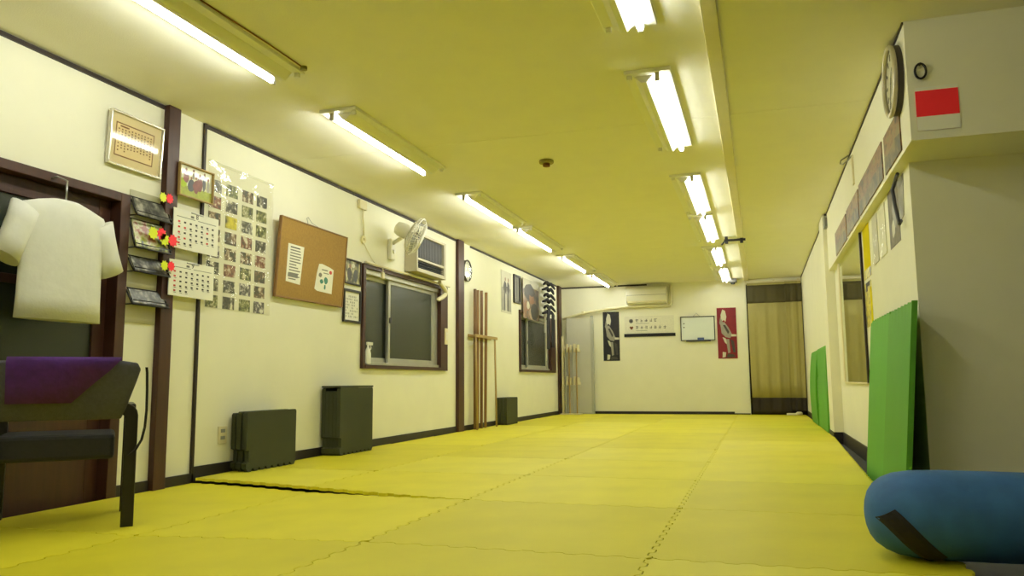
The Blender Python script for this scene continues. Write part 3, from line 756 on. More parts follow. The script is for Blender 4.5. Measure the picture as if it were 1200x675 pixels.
# ------------------------------------------------------------------ stacks of olive foam mats stood on edge
def jig_mat(u0, u1, v0, v1, n0, n1, label, group, matn='mat_olive', pitch=.075, fr='L', teeth_sides=True):
    pts = []
    k = int(round((u1 - u0) / pitch)); p = (u1 - u0) / k
    for i in range(k):
        a = u0 + i * p
        pts += [(a + .12 * p, v0 + .022), (a + .3 * p, v0), (a + .78 * p, v0), (a + .95 * p, v0 + .022)]
    kk = int(round((v1 - v0) / pitch)); q = (v1 - v0) / kk
    pts.append((u1, v0 + .022))
    pts += [(u1, v1 - .012), (u1 - .012, v1), (u0 + .012, v1), (u0, v1 - .012)]
    if teeth_sides: pts += [(u0, v0 + .16), (u0 + .03, v0 + .15), (u0 + .03, v0 + .07), (u0, v0 + .06), (u0, v0 + .022)]
    else: pts += [(u0, v0 + .022)]
    m = MB(fr); m.prism(pts, n0, n1)
    o = m.build('foam_mat', matn, bevel=.002)
    return tag(o, label, 'foam mat', group)
wh = ['outermost, facing the room', 'second from the room side', 'third from the room side', 'fourth from the room side', 'nearest the wall']
for k in range(5):
    th = .033; n1 = .19 - k * .0345
    jig_mat(4.87 + .02 * (k % 2) + .012 * k, 5.50, .001, .432 - (.012 if k in (1, 3) else .0) - .012 * (k > 2), n1 - th, n1, 'olive foam mat on edge in the low wide stack, ' + wh[k], 'low wide stack of olive mats')
for k in range(5):
    th = .036; n1 = .205 - k * .0375
    jig_mat(6.16, 6.77, .001, .592 if k in (0, 4) else .565, n1 - th, n1, 'olive foam mat on edge in the tall stack, ' + wh[k], 'tall stack of olive mats')
m = MB('L'); m.box(6.155, 6.775, .5935, .61, .018, .206)
tag(m.build('foam_cover_strip', 'mat_olive', bevel=.003), 'flat olive foam strip lying on top of the tall mat stack', 'foam strip')
for k in range(3):
    th = .05; n1 = .175 - k * .054
    jig_mat(11.02, 11.56, .001, .40, n1 - th, n1, 'olive foam mat on edge in the small far stack, ' + [wh[0], 'in the middle', wh[4]][k], 'far stack of olive mats', teeth_sides=False)

# ------------------------------------------------------------------ staff rack
t = thing('staff_rack', 'slim wooden wall rack holding tall staffs beside the brown post', 'rack', fl('L', 10.25, 0, .08))
m = MB('L'); m.box(9.83, 10.76, 1.235, 1.275, .105, .125); m.build('front_bar', 'pale_wood', t, bevel=.004)
m = MB('L'); m.box(9.83, 10.76, 1.235, 1.275, .012, .03); m.build('rear_bar', 'pale_wood', t, bevel=.004)
for u in (9.86, 10.66):
    m = MB('L'); m.tube([(u, .001, .135), (u, 1.235, .115)], .014, 8); m.build('post', 'pale_wood', t)
    m = MB('L'); m.box(u - .01, u + .01, 1.245, 1.265, .03, .105); m.build('spacer', 'pale_wood', t)
for k, (ub, ut, z, mt) in enumerate(((9.95, 9.97, 1.90, 'staff_dark'), (10.05, 10.075, 1.895, 'staff_wood'), (10.21, 10.235, 1.905, 'staff_dark'), (10.37, 10.43, 1.90, 'staff_wood'))):
    m = MB('L'); m.tube([(ub, .001, .068 + .0), (ut, z, .068)], [.020, .022], 12)
    o = m.build('wooden_staff', mt, bevel=.003)
    tag(o, 'tall wooden staff in the wall rack, %s from the brown post' % ['first', 'second', 'third', 'fourth and farthest'][k], 'staff', 'wooden staffs in the wall rack')

# clock on left pillar
def clock(fr, c, R, dep, rim, label, hands, n0=0., nm='wall_clock'):
    t = thing(nm, label, 'clock', fl(fr, c[0], c[1] - R, n0))
    m = MB(fr); m.ring(c, R * .86, R, n0 + dep * .55, n0 + dep, 48); m.build('rim', rim, t, bevel=min(.012, dep * .2))
    m = MB(fr); m.ring(c, R * .86, R * .96, n0, n0 + dep * .55, 48); m.build('case', 'clock_rim_dark', t)
    m = MB(fr); m.disc(c, R * .85, n0, n0 + dep * .6, 40); fc_ = m.build('face', 'clock_face', t)
    m = MB(fr)
    for k in range(12):
        a = math.pi * k / 6; r0 = R * .68; w = R * .035
        cx, cy = c[0] + r0 * math.cos(a), c[1] + r0 * math.sin(a)
        m.prism([(cx + R * .09 * math.cos(a) * i + w * -math.sin(a) * j, cy + R * .09 * math.sin(a) * i + w * math.cos(a) * j) for i, j in ((-1, -1), (1, -1), (1, 1), (-1, 1))], n0 + dep * .6, n0 + dep * .6 + .002)
    m.build('hour_marks', 'ink', fc_)
    for a, l, w, nm2 in hands:
        m = MB(fr); q = [(c[0] + l * R * math.cos(a), c[1] + l * R * math.sin(a)), (c[0] - .1 * R * math.cos(a) - w * R * math.sin(a), c[1] - .1 * R * math.sin(a) + w * R * math.cos(a)), (c[0] - .1 * R * math.cos(a) + w * R * math.sin(a), c[1] - .1 * R * math.sin(a) - w * R * math.cos(a))]
        m.prism(q, n0 + dep * .6 + .003, n0 + dep * .6 + .005); m.build(nm2, 'ink', t)
    m = MB(fr); m.disc(c, R * .83, n0 + dep * .9, n0 + dep * .92, 40); m.build('glass', 'thin_glass', t)
    return t
clock('L', (9.785, 2.13), .15, .04, 'clock_rim_dark', 'round dark-rimmed wall clock on the left pillar above the staffs', [(1.2, .45, .04, 'hour_hand'), (-.6, .65, .03, 'minute_hand')])

# posters on left wall far part
m, ms = patchboard('L', 11.30, 11.82, 1.70, 2.355, .002, 'pale_print', [('grey_print', rect(.05, .05, .95, .6)), ('char_print', blob(.38, .62, .16, .14, seed=3)), ('char_print', blob(.68, .62, .15, .13, seed=4)), ('skin_print', blob(.4, .8, .05, .05, seed=5)), ('skin_print', blob(.68, .8, .05, .05, seed=6)),
    ('white_print', rect(.42, .03, .5, .45)), ('char_print', rect(.3, .05, .38, .52)), ('char_print', rect(.62, .05, .72, .52)), ('white_print', rect(.52, .64, .58, .82))])
tag(m.build('wall_poster', ms), 'faded grey poster of two standing figures on the left wall above the small mat stack', 'poster')
t = thing('framed_scroll', 'narrow black framed panel between the grey figure poster and the portrait poster', 'framed picture', fl('L', 12.09, 1.9, 0))
frame_bars('L', 11.92, 12.27, 1.90, 2.365, .035, .002, .03).build('frame', 'black_frame', t, bevel=.003)
m, ms = patchboard('L', 11.955, 12.235, 1.935, 2.33, .006, 'mid_grey', [('ink', rect(.42, .08, .48, .95)), ('grey_print', rect(.1, .1, .35, .9)), ('ink_soft', rect(.55, .1, .9, .9))]); m.build('panel', ms, t)
m, ms = patchboard('L', 12.36, 13.34, 1.69, 2.36, .036, 'portrait_print', [('pale_print', [(0, .72), (0, 1), (1, 1), (1, .8), (.7, .82), (.3, .85)]), ('char_print', blob(.4, .68, .32, .22, 14, .08, 3)), ('skin_print', blob(.52, .55, .16, .16, 12, .1, 4)), ('char_print', blob(.5, .7, .24, .1, 12, .1, 9)), ('skin_print', blob(.2, .25, .16, .2, 12, .15, 5)), ('pale_print', blob(.3, .34, .09, .1, 10, .2, 6)), ('char_print', blob(.7, .22, .26, .22, 12, .1, 7)), ('portrait_print', blob(.3, .12, .12, .1, 10, .2, 8))])
tag(m.build('portrait_picture', ms), 'large poster of a dark-haired person hanging over the top of the far window', 'poster')

# karate belts on a hanger beside the far window
t = thing('belt_hanger', 'white hanging strip with pegs for belts beside the far window', 'hanger', fl('L', 13.7, 1.3, .1))
m = MB('L'); m.box(13.50, 13.58, 1.50, 2.44, .085, .10); m.build('strip', 'white_plastic', t, bevel=.003)
m = MB('L'); m.box(13.60, 13.625, 1.0, 1.9, .085, .095); m.build('backing_band', 'white_plastic', t)
for k in range(6):
    m = MB('L'); m.tube([(13.60, 2.38 - k * .105, .095), (13.60, 2.38 - k * .105, .109)], .006, 6); m.build('peg', 'steel', t)
for k in range(6):
    v = 2.40 - k * .105
    t2 = thing('hanging_belt', 'knotted black belt on the white hanger by the far window, %s from the top' % ['first', 'second', 'third', 'fourth', 'fifth', 'lowest'][k], 'belt', fl('L', 13.60, v, .13), 'black belts on the white hanger')
    c = (13.60, v - .02, .15)
    for sgn in (-1, 1):
        m = MB('L')
        a = [(c[0] + sgn * .02, c[1], c[2]), (c[0] + sgn * .12, c[1] + .025 + .01 * (k % 2), c[2] + .012), (c[0] + sgn * .26, c[1] - .002, c[2] + .01), (c[0] + sgn * (.34 + .09 * ((k + (sgn > 0)) % 2)), c[1] - .035, c[2] + .005)]
        m.tube(a, [.02, .026, .026, .018], 8); m.build('loop', 'cloth_black', t2)
    m = MB('L'); m.loft([[(c[0] + .055 * math.cos(6.283 * q / 10) * s_, c[1] + .036 * math.sin(6.283 * q / 10) * s_, c[2] + d_) for q in range(10)] for s_, d_ in ((.5, -.03), (1, -.01), (1, .02), (.5, .04))]); m.build('knot', 'cloth_black', t2)
    if k >= 4:
        u, v0 = ((13.42, 1.20), (13.74, 1.24))[k - 4]
        m = MB('L'); w = .19
        rings = [[(uu - w / 2, vv, nn - .004), (uu + w / 2, vv, nn - .004), (uu + w / 2, vv, nn + .004), (uu - w / 2, vv, nn + .004)] for uu, vv, nn in ((13.60 + (u - 13.6) * .8, v - .03, .2), (u, v - .2, .19), (u + .01, v - .4, .185), (u + .02, v0, .18))]
        m.loft(rings, smooth=False); m.build('tail', 'cloth_black', t2)
m = MB('L'); m.box(14.17, 14.5, .831, 1.36, .031, .045)
tag(m.build('brown_board', 'brown_wood', bevel=.003), 'upright brown board against the right casing of the far window', 'board')

# ------------------------------------------------------------------ back-left corner: grey panel, cream weapon stand
t = thing('folding_partition', 'tall pale grey panel standing in the far left corner', 'partition', (-3.38, 14.98, 0))
m = MB(); m.box(-3.60, -3.09, 14.965, 14.995, .02, 1.86); m.build('panel', 'locker_panel', t, bevel=.006)
m = MB(); m.box(-3.115, -3.06, 14.955, 15.005, .002, 1.90); m.build('edge_post', 'grey_panel', t, bevel=.006)
m = MB(); m.box(-3.62, -3.09, 14.95, 15.01, .002, .03); m.build('foot', 'grey_panel', t, bevel=.004)
t = thing('stick_stand', 'cream plastic two-tier stand in front of the grey corner panel', 'stand', (-3.44, 14.75, 0))
for z, x1 in ((1.19, -3.30), (.56, -3.30)):
    m = MB(); m.box(-3.62, x1, 14.80, 14.83, z, z + .06)
    for q in range(5):
        x = -3.615 + q * .072; m.box(x, x + .022, 14.66, 14.80, z + .0, z + .14 + .02 * (q % 2))
    m.build('slotted_bracket', 'cream_plastic', t, bevel=.004)
m = MB(); m.box(-3.66, -3.625, 14.78, 14.84, .001, 1.5); m.build('upright', 'cream_plastic', t, bevel=.004)
m = MB(); m.box(-3.66, -3.28, 14.62, 14.86, .001, .02); m.build('base', 'cream_plastic', t, bevel=.004)
for q in range(4):
    m = MB(); x = -3.568 + q * .072; m.tube([(x, 14.73, .022), (x, 14.73, 1.26 + .02 * (q % 3))], .014, 8)
    tag(m.build('practice_stick', 'pale_wood' if q % 2 else 'grey_panel', bevel=.002), '%s thin practice stick in the cream corner stand, %s from the left' % ('tan' if q % 2 else 'grey', ['first', 'second', 'third', 'fourth'][q]), 'stick', 'practice sticks in the corner stand')

# ------------------------------------------------------------------ back wall
t = thing('air_conditioner', 'long cream split air conditioner high on the back wall', 'air conditioner', fl('B', -2.0, 2.1, 0))
m = MB('B')
sec = [(0.0, 2.10), (.13, 2.10), (.18, 2.16), (.205, 2.25), (.20, 2.37), (.15, 2.42), (0.0, 2.42)]
def AC(u, v, n): return (n, YB - .001 - u, v)
m = MB(AC); m.prism(sec, -2.40, -1.625); m.build('body', 'white_plastic', t, bevel=.008)
m = MB('B'); m.box(-2.37, -1.655, 2.125, 2.155, .158, .178); m.build('louvre', 'cream_plastic', t, bevel=.003)
m = MB('B'); m.box(-2.39, -1.635, 2.262, 2.268, .2, .209); m.build('front_seam', 'ink_soft', t)
t = thing('refrigerant_pipe', 'cream lagged pipe sloping from the air conditioner to the far left corner', 'pipe', fl('B', -3.0, 1.8, 0))
m = MB('B'); m.tube([(-1.56, 2.06, .06), (-2.0, 2.06, .06), (-2.41, 2.06, .06), (-2.8, 2.03, .07), (-3.12, 1.985, .08), (-3.3, 1.955, .09), (-3.52, 1.90, .11), (-3.68, 1.85, .12)], .026, 10); m.build('lagging', 'cream_pipe', t)
m = MB('B'); m.tube([(-1.585, 2.07, .055), (-1.56, 2.12, .055), (-1.555, 2.46, .05)], .024, 10); m.build('riser', 'cream_pipe', t)
m = MB('B'); m.box(-3.30, -3.25, 1.94, 2.0, .002, .12); m.build('clip', 'cream_pipe', t, bevel=.004)

fig = lambda bg, a, b, c: [(a, [(.22, .72), (.2, .86), (.3, .97), (.44, .94), (.5, .82), (.44, .72), (.36, .76)]), (b, [(.18, .82), (.12, .7), (.22, .62), (.3, .72)]),
      (b, [(.16, .70), (.38, .72), (.6, .60), (.76, .47), (.66, .40), (.42, .42), (.22, .50)]), (c, [(.3, .66), (.42, .66), (.62, .52), (.55, .48)]), (a, [(.7, .475), (.98, .47), (.98, .43), (.72, .43)]),
      (a, [(.26, .42), (.4, .4), (.52, .34), (.46, .28), (.36, .32)]), (b, [(.44, .38), (.6, .38), (.64, .12), (.52, .10)]), (c, [(.66, .38), (.84, .34), (.9, .12), (.78, .12)]), (a, [(.22, .02), (.38, .03), (.42, .12), (.24, .13)]), (c, [(.42, .02), (.9, .03), (.8, .08), (.5, .09)])]
m, ms = patchboard('B', -2.895, -2.575, 1.02, 1.975, .003, 'black_print', fig('black_print', 'pale_print', 'grey_print', 'char_print'), th=.006)
tag(m.build('wall_poster', ms), 'narrow black poster with a pale striding figure on the back wall', 'poster')
m, ms = patchboard('B', -.725, -.375, 1.03, 1.98, .003, 'red_print', fig('red_print', 'pale_print', 'grey_print', 'char_print'), th=.006)
tag(m.build('wall_poster', ms), 'narrow red poster with a pale striding figure beside the curtain', 'poster')
# club banner: emblem and a line of characters, twice
pt = []
pt.append(('ink_soft', blob(.135, .72, .045, .13, 14, .02, 1))); pt.append(('ink', blob(.135, .72, .025, .075, 10, .1, 2)))
x = .22
for k in range(5): pt += glyph(.225 + k * .093, .64, .062, .2, 30 + k)
pt.append(('ink_brown', [(.10, .37), (.118, .41), (.14, .38), (.162, .41), (.18, .37), (.165, .27), (.14, .2), (.115, .27)]))
for k in range(7): pt += glyph(.225 + k * .093, .24, .062, .2, 50 + k)
pt.append(('ink_soft', rect(.23, .55, .50, .57))); pt.append(('ink_soft', rect(.23, .13, .46, .15)))
m, ms = patchboard('B', -2.47, -1.52, 1.545, 1.875, .003, 'white_print', pt, th=.004)
tag(m.build('club_banner', ms), 'white banner with two lines of dark characters and round emblems', 'banner')
m = MB('B'); m.box(-2.48, -1.50, 1.475, 1.535, -.001, .02)
tag(m.build('display_bar', 'black', bevel=.003), 'long black bar fixed under the white banner', 'bar')
t = thing('whiteboard', 'small whiteboard in a thin dark metal frame on the back wall', 'whiteboard', fl('B', -1.08, 1.37, 0))
frame_bars('B', -1.40, -.765, 1.375, 1.835, .016, .003, .03).build('frame', 'dark_grey', t, bevel=.003)
m = MB('B'); m.box(-1.384, -.781, 1.391, 1.819, .003, .02); bf_ = m.build('board_face', 'whiteboard', t)
m = MB('B'); m.box(-1.3, -.85, 1.358, 1.374, .003, .06); m.build('pen_tray', 'dark_grey', t, bevel=.003)
m = MB('B'); m.tube([(-1.16, 1.835, .01), (-1.1, 1.90, .008), (-1.04, 1.835, .01)], .004, 6); m.build('hanging_cord', 'steel', t)
for zz in (1.70, 1.63):
    m = MB('B'); m.disc((-1.335, zz), .012, .02, .03, 12); m.build('magnet', 'dark_grey', bf_)
m = MB('B'); m.box(-1.09, -.97, 1.3755, 1.43, .032, .058)
tag(m.build('board_eraser', 'eraser_blue', bevel=.006), 'dark blue eraser standing on the tray of the whiteboard', 'eraser')

# curtain over the opening
t = thing('curtain_rail', 'pale curtain track across the top of the back wall opening', 'curtain rail', fl('B', .32, 2.42, 0))
m = MB('B'); m.box(-.19, .79, 2.425, 2.45, .012, .045); m.build('track', 'cream_plastic', t, bevel=.003)
for u in (-.12, .32, .74):
    m = MB('B'); m.box(u - .015, u + .015, 2.43, 2.47, 0, .03); m.build('bracket', 'cream_plastic', t)
def curtain(x0, x1, z0, n0, amp, waves, ph, label, skew=0.):
    t = thing('curtain', label, 'curtain', fl('B', (x0 + x1) / 2, z0, n0), 'curtain panels over the opening')
    def sheet(nm, za, zb, mt):
        m = MB('B'); N = 72; M = 6; th = .004; g = {}
        for side in (0, 1):
            for i in range(N + 1):
                for j in range(M + 1):
                    f_ = i / N; z = za + (zb - za) * j / M; k = (2.4 - z) / 2.4
                    a = amp * (.35 + .65 * k)
                    n = n0 + a * math.sin(f_ * waves * 6.283 + ph + .5 * math.sin(k * 2)) + .25 * a * math.sin(f_ * waves * 2.3 * 6.283 + 1.3)
                    g[side, i, j] = m.v((x0 + (x1 - x0) * f_ + skew * k * (1 - f_), z, n + th * side))
        m.sm = True
        for i in range(N):
            for j in range(M):
                m.f((g[0, i, j], g[0, i + 1, j], g[0, i + 1, j + 1], g[0, i, j + 1])); m.f((g[1, i, j], g[1, i, j + 1], g[1, i + 1, j + 1], g[1, i + 1, j]))
        m.sm = False
        for i in range(N):
            m.f((g[0, i, 0], g[1, i, 0], g[1, i + 1, 0], g[0, i + 1, 0])); m.f((g[0, i, M], g[0, i + 1, M], g[1, i + 1, M], g[1, i, M]))
        for j in range(M):
            m.f((g[0, 0, j], g[0, 0, j + 1], g[1, 0, j + 1], g[1, 0, j])); m.f((g[0, N, j], g[1, N, j], g[1, N, j + 1], g[0, N, j + 1]))
        m.build(nm, mt, t)
    sheet('heading', 2.375, 2.42, 'curtain_beige'); sheet('mesh_band', 2.04, 2.375, 'curtain_mesh'); sheet('body', .305, 2.04, 'curtain_beige'); sheet('hem_band', z0, .305, 'curtain_brown')
curtain(-.165, .53, .03, .055, .012, 3, 0, 'wide beige curtain with dark top and hem bands, left of the curtain gap', skew=.02)
curtain(.50, .785, .07, .10, .018, 2, 1, 'narrow beige curtain with dark top and hem bands against the right wall')
t = thing('floor_tray', 'small white plastic tray with a rounded knob on the floor under the curtain', 'tray', (.58, 14.9, 0))
m = MB(); m.box(.43, .60, 14.86, 14.95, .001, .035); m.build('tray', 'white_plastic', t, bevel=.008)
m = MB(); m.loft([[(.64 + r_ * math.cos(6.283 * k / 14), 14.9 + r_ * math.sin(6.283 * k / 14), z) for k in range(14)] for r_, z in ((.045, .001), (.06, .02), (.055, .045), (.03, .062))]); m.build('knob', 'cream_plastic', t)

# ------------------------------------------------------------------ right wall
clock('R', (4.60, 2.27), .20, .055, 'clock_rim', 'large round pale wall clock high on the near right wall', [(2.2, .4, .04, 'hour_hand'), (-1.2, .65, .03, 'minute_hand')])
for k, (u0, u1, v0, v1) in enumerate(((4.61, 5.17, 1.88, 2.115), (5.27, 6.46, 1.885, 2.125), (6.53, 7.38, 1.885, 2.115), (7.45, 8.46, 1.875, 2.105))):
    pt = [('olive_photo', [(0, 0), (1, 0), (1, .45), (.7, .38), (.3, .5), (0, .42)])]
    m, ms = patchboard('R', u0, u1, v0, v1, -.001, 'brown_photo', pt, th=.008)
    tag(m.build('panorama_picture', ms), ['brown panoramic photo under the right wall clock, first of four in the row', 'longest brown panoramic photo, second in the row from the clock', 'brown panoramic photo third in the row from the clock', 'reddish brown panoramic photo at the far end of the row, by the pilaster'][k], 'photo', 'brown panoramic photos along the right wall')
t = thing('cable_hook', 'small curled cable hanging on the right wall near the ceiling', 'cable', fl('R', 6.9, 2.4, 0))
m = MB('R'); m.tube([(6.9, 2.49, .012), (7.02, 2.485, .06), (7.0, 2.45, .07), (6.9, 2.42, .06), (6.78, 2.42, .03), (6.72, 2.44, .008)], .006, 6); m.build('loop', 'grey_plastic', t)
m = MB('R'); m.box(6.70, 6.76, 2.2, 2.44, 0, .012); m.build('cable_cover', 'cream_plastic', t)
t = thing('wall_speaker', 'grey box speaker high on the right pilaster', 'speaker', (.83, 9.4, 2.33))
m = MB(); m.box(.765, .875, 9.30, 9.425, 2.33, 2.465); m.build('cabinet', 'grey_plastic', t, bevel=.008)
m = MB(); m.box(.775, .865, 9.292, 9.30, 2.345, 2.44); m.build('grille', 'mid_grey', t)
m = MB(); m.tube([(.80, 9.36, 2.465), (.78, 9.38, 2.492)], .012, 8); m.box(.775, .85, 9.33, 9.43, 2.465, 2.49); m.build('mount', 'black', t)
# mirror
t = thing('wall_mirror', 'tall frameless-looking mirror on the right wall reflecting the far curtain', 'mirror', fl('Q', 7.9, .6, 0))
m = MB('Q'); m.box(7.03, 8.82, .605, 1.85, .002, .012); m.build('glass', 'mirror_glass', t)
m = MB('Q'); m.box(6.995, 7.03, .60, 1.85, .002, .02); m.build('edge_strip', 'dark_trim', t, bevel=.002)
m = MB('Q'); m.box(8.82, 8.93, .60, 1.85, .002, .018); m.build('edge_strip', 'cream_plastic', t, bevel=.002)
m = MB('Q'); m.box(7.03, 8.82, .588, .605, .002, .02); m.build('bottom_rail', 'cream_plastic', t, bevel=.002)
# yellow posters
m, ms = patchboard('Q', 6.54, 6.96, 1.435, 1.85, -.001, 'poster_yellow', [('yellow_print', rect(.0, .0, 1, .18)), ('white_print', rect(.9, .2, 1, 1))])
tag(m.build('yellow_poster', ms), 'upper bright yellow poster beside the mirror', 'poster')
m, ms = patchboard('Q', 6.58, 6.97, 1.05, 1.405, -.001, 'yellow_print', [('ink', rect(.2, .9, .8, 1.0)), ('ink', rect(.55, .8, .8, .9)), ('poster_yellow', rect(0, 0, .25, .85))])
tag(m.build('yellow_poster', ms), 'lower yellow poster with dark print just above the green mats', 'poster')
# clear pockets
for k, (u0, u1) in enumerate(((6.08, 6.34), (5.71, 5.99))):
    t = thing('clear_pocket', ['clear plastic pocket with pale leaflets next to the yellow poster', 'clear plastic pocket next to the grey calligraphy sheet'][k], 'plastic pocket', fl('Q', (u0 + u1) / 2, 1.47, 0), 'clear pockets on the right wall')
    m = MB('Q'); m.box(u0 + .01, u1 - .01, 1.48, 1.83, -.001, .006)
    m.build('leaflet', 'pale_print' if k == 0 else 'sky_print', t)
    m = MB('Q'); g = {}
    for a in range(9):
        for b in range(13):
            f_ = b / 12
            g[a, b] = m.v((u0 + (u1 - u0) * a / 8, 1.44 + .40 * f_, .010 + .02 * math.sin(math.pi * a / 8) * (1 - f_) + .012 * max(0, 1 - f_ * 4)))
    m.sm = True
    for a in range(8):
        for b in range(12): m.f((g[a, b], g[a + 1, b], g[a + 1, b + 1], g[a, b + 1]))
    m.build('film', 'clear_film', t)
m, ms = patchboard('Q', 5.19, 5.58, 1.475, 1.85, -.001, 'poster_grey', [('grey_print', blob(.4, .6, .2, .3, seed=2)), ('char_print', rect(.86, .1, .92, .95)), ('pale_print', blob(.6, .3, .15, .15, seed=3))])
tag(m.build('grey_poster', ms), 'grey printed sheet on the near right wall under the brown photos', 'poster')
m = MB('Q'); m.prism([(4.98, 1.84), (5.18, 1.84), (5.16, 1.58), (5.03, 1.60)], -.001, .004)
tag(m.build('loose_sheet', 'grey_print'), 'smaller grey sheet beside the near edge of the larger grey sheet', 'paper')
m = MB('Q'); m.tube([(4.99, 1.84, .03), (5.19, 1.79, .03), (5.13, 1.67, .03), (5.03, 1.545, .03), (4.98, 1.555, .03)], .011, 8)
tag(m.build('hanging_strap', 'dark_grey'), 'dark strap hanging across the grey sheets on the near right wall', 'strap')
# notice on the near end of the beam
t = thing('red_notice', 'red and white notice hanging at the near end of the right wall', 'notice', (.95, 4.34, 1.9))
m = MB(); m.box(.832, 1.03, 4.346, 4.351, 1.90, 2.13); m.build('card', 'neon_red', t)
for za, zb in ((1.90, 1.975), (2.112, 2.131)):
    m = MB(); m.box(.832, 1.03, 4.3455, 4.3505, za, zb); m.build('white_band', 'paper', t)
t = thing('key_ring', 'black ring hanging on a peg above the red notice', 'ring', (.86, 4.34, 2.18))
m = MB(); m.tube([(.862 + .026 * math.cos(6.283 * k / 20), 4.335, 2.215 + .04 * math.sin(6.283 * k / 20)) for k in range(20)], .006, 6, closed=True); m.build('loop', 'black', t)
m = MB(); m.tube([(.862, 4.325, 2.253), (.862, 4.35, 2.253)], .006, 6); m.build('peg', 'black', t)

# green mats
def lean_mat(y0, y1, x_lo, x_hi, z0, z1, th, label, matn, bow=0., grp='green foam mats along the right wall', lean_y=0.):
    m = MB(); N = 10; g = {}
    pitch = .11
    ys = []
    k = int(round((y1 - y0) / pitch)); p = (y1 - y0) / k
    for i in range(k): ys += [y0 + i * p, y0 + (i + .06) * p, y0 + (i + .44) * p, y0 + (i + .5) * p]
    ys.append(y1)
    for s in (0, 1):
        for a, y in enumerate(ys):
            for b in range(N + 1):
                f_ = b / N
                zz = z1 - (.014 if (a % 4 in (2, 3) or a == len(ys) - 1) else 0) if b == N else z0 + (z1 - z0) * f_
                if b == 0: zz = z0 + (.012 if a % 4 in (2, 3) else 0)
                x = x_lo + (x_hi - x_lo) * f_ - bow * math.sin(math.pi * f_)
                g[s, a, b] = m.v((x + (th if s else 0), y + lean_y * f_, zz))
    A = len(ys) - 1
    m.sm = False
    for a in range(A):
        for b in range(N):
            m.f((g[0, a, b], g[0, a + 1, b], g[0, a + 1, b + 1], g[0, a, b + 1])); m.f((g[1, a, b], g[1, a, b + 1], g[1, a + 1, b + 1], g[1, a + 1, b]))
        m.f((g[0, a, 0], g[1, a, 0], g[1, a + 1, 0], g[0, a + 1, 0])); m.f((g[0, a, N], g[0, a + 1, N], g[1, a + 1, N], g[1, a, N]))
    for b in range(N):
        m.f((g[0, 0, b], g[0, 0, b + 1], g[1, 0, b + 1], g[1, 0, b])); m.f((g[0, A, b], g[1, A, b], g[1, A, b + 1], g[0, A, b + 1]))
    return tag(m.build('green_foam_mat', matn), label, 'foam mat', grp)
lean_mat(5.28, 6.14, .69, .782, FZ + .001, 1.045, .028, 'large bright green foam mat leaning by the wall, the farther of the near pair', 'mat_green')
lean_mat(4.50, 5.266, .672, .776, FZ + .001, 1.04, .028, 'large green foam mat leaning by the wall, partly behind the blue bag', 'mat_green_deep')
lean_mat(5.10, 6.17, .735, .822, FZ + .001, 1.03, .03, 'darker green foam mat tucked just behind the farther bright green one', 'mat_dark_green')
lean_mat(10.02, 11.5, .742, .762, .002, 1.035, .028, 'far green foam mat leaning by the pilaster, nearest of its row', 'mat_green')
lean_mat(11.52, 12.75, .735, .765, .002, 1.03, .028, 'farthest green foam mat on the right wall, bowed beside the curtain end', 'mat_green', bow=.03)

# ------------------------------------------------------------------ shirt on the door frame
t = thing('hanging_shirt', 'white short-sleeved shirt hanging in front of the door frame', 'shirt', fl('L', 3.3, 1.0, .1))
def SH(u, v, n): return fl('L', u, v, n)
def ell(cu, cv, ru, rn, n0, k=22): return [(cu + ru * math.cos(6.283 * q / k), cv, n0 + rn * math.sin(6.283 * q / k)) for q in range(k)]
m = MB('L'); c0 = 3.26
m.loft([ell(c0, z, ru, rn, .15) for z, ru, rn in ((.98, .27, .06), (1.1, .265, .055), (1.3, .262, .055), (1.45, .27, .06), (1.54, .285, .058), (1.585, .26, .05), (1.615, .17, .042), (1.635, .09, .036))])
m.build('torso', 'cloth_white', t)
for s in (-1, 1):
    m = MB('L'); k = 16; rings = []
    for f_, ru, rn in ((0, .10, .052), (.3, .085, .055), (.65, .08, .055), (1, .085, .058)):
        cu, cv = c0 + s * (.24 + .10 * f_), 1.545 - .27 * f_ + .0
        rings.append([(cu + s * ru * math.cos(6.283 * q / k) * .78, cv + ru * math.cos(6.283 * q / k) * .42, .15 + rn * math.sin(6.283 * q / k)) for q in range(k)])
    m.loft(rings); m.build('sleeve', 'cloth_white', t)
m = MB('L'); m.tube([(c0, 1.63, .15), (c0, 1.72, .15), (c0 + .03, 1.76, .12), (c0 + .02, 1.79, .055), (c0, 1.775, .036)], .005, 6); m.build('hanger_hook', 'steel', t)

# ------------------------------------------------------------------ chair seen from behind, cloth and strap
CB = Vector((-2.905, 3.06, -.0475))         # rear right foot
fw = Vector((-.70, .714, 0)).normalized()   # the way the chair faces
sd = Vector((-.714, -.70, 0)).normalized()  # towards its other side
def CH(u, v, n): return CB + sd * u + fw * v + Vector((0, 0, n))
t = thing('armchair', 'black framed chair with grey back cushion, seen from behind at the left edge', 'chair', CB)
def ubar(v0, nm):
    m = MB(CH); w = .056; H = .595; r = .06; W = .64; sh = -.045
    out = [(0, 0), (0, H - r)] + [(r - r * math.cos(a), H - r + r * math.sin(a)) for a in (.4, .8, 1.2, 1.571)] + [(W - r + r * math.sin(a), H - r + r * math.cos(a)) for a in (0, .4, .8, 1.2)] + [(W, H - r), (W, 0)]
    inn = [(w, 0), (w, H - w - .01), (w + .012, H - w), (W - w - .012, H - w), (W - w, H - w - .01), (W - w, 0)]
    P_ = out + inn[::-1]
    def Q(u, v, n): return CH(u + sh, n, v)
    m = MB(Q); m.prism(P_, v0, v0 + .04); return m.build(nm, 'black_frame', t, bevel=.006)
ubar(0, 'rear_leg_frame'); ubar(.52, 'front_leg_frame')
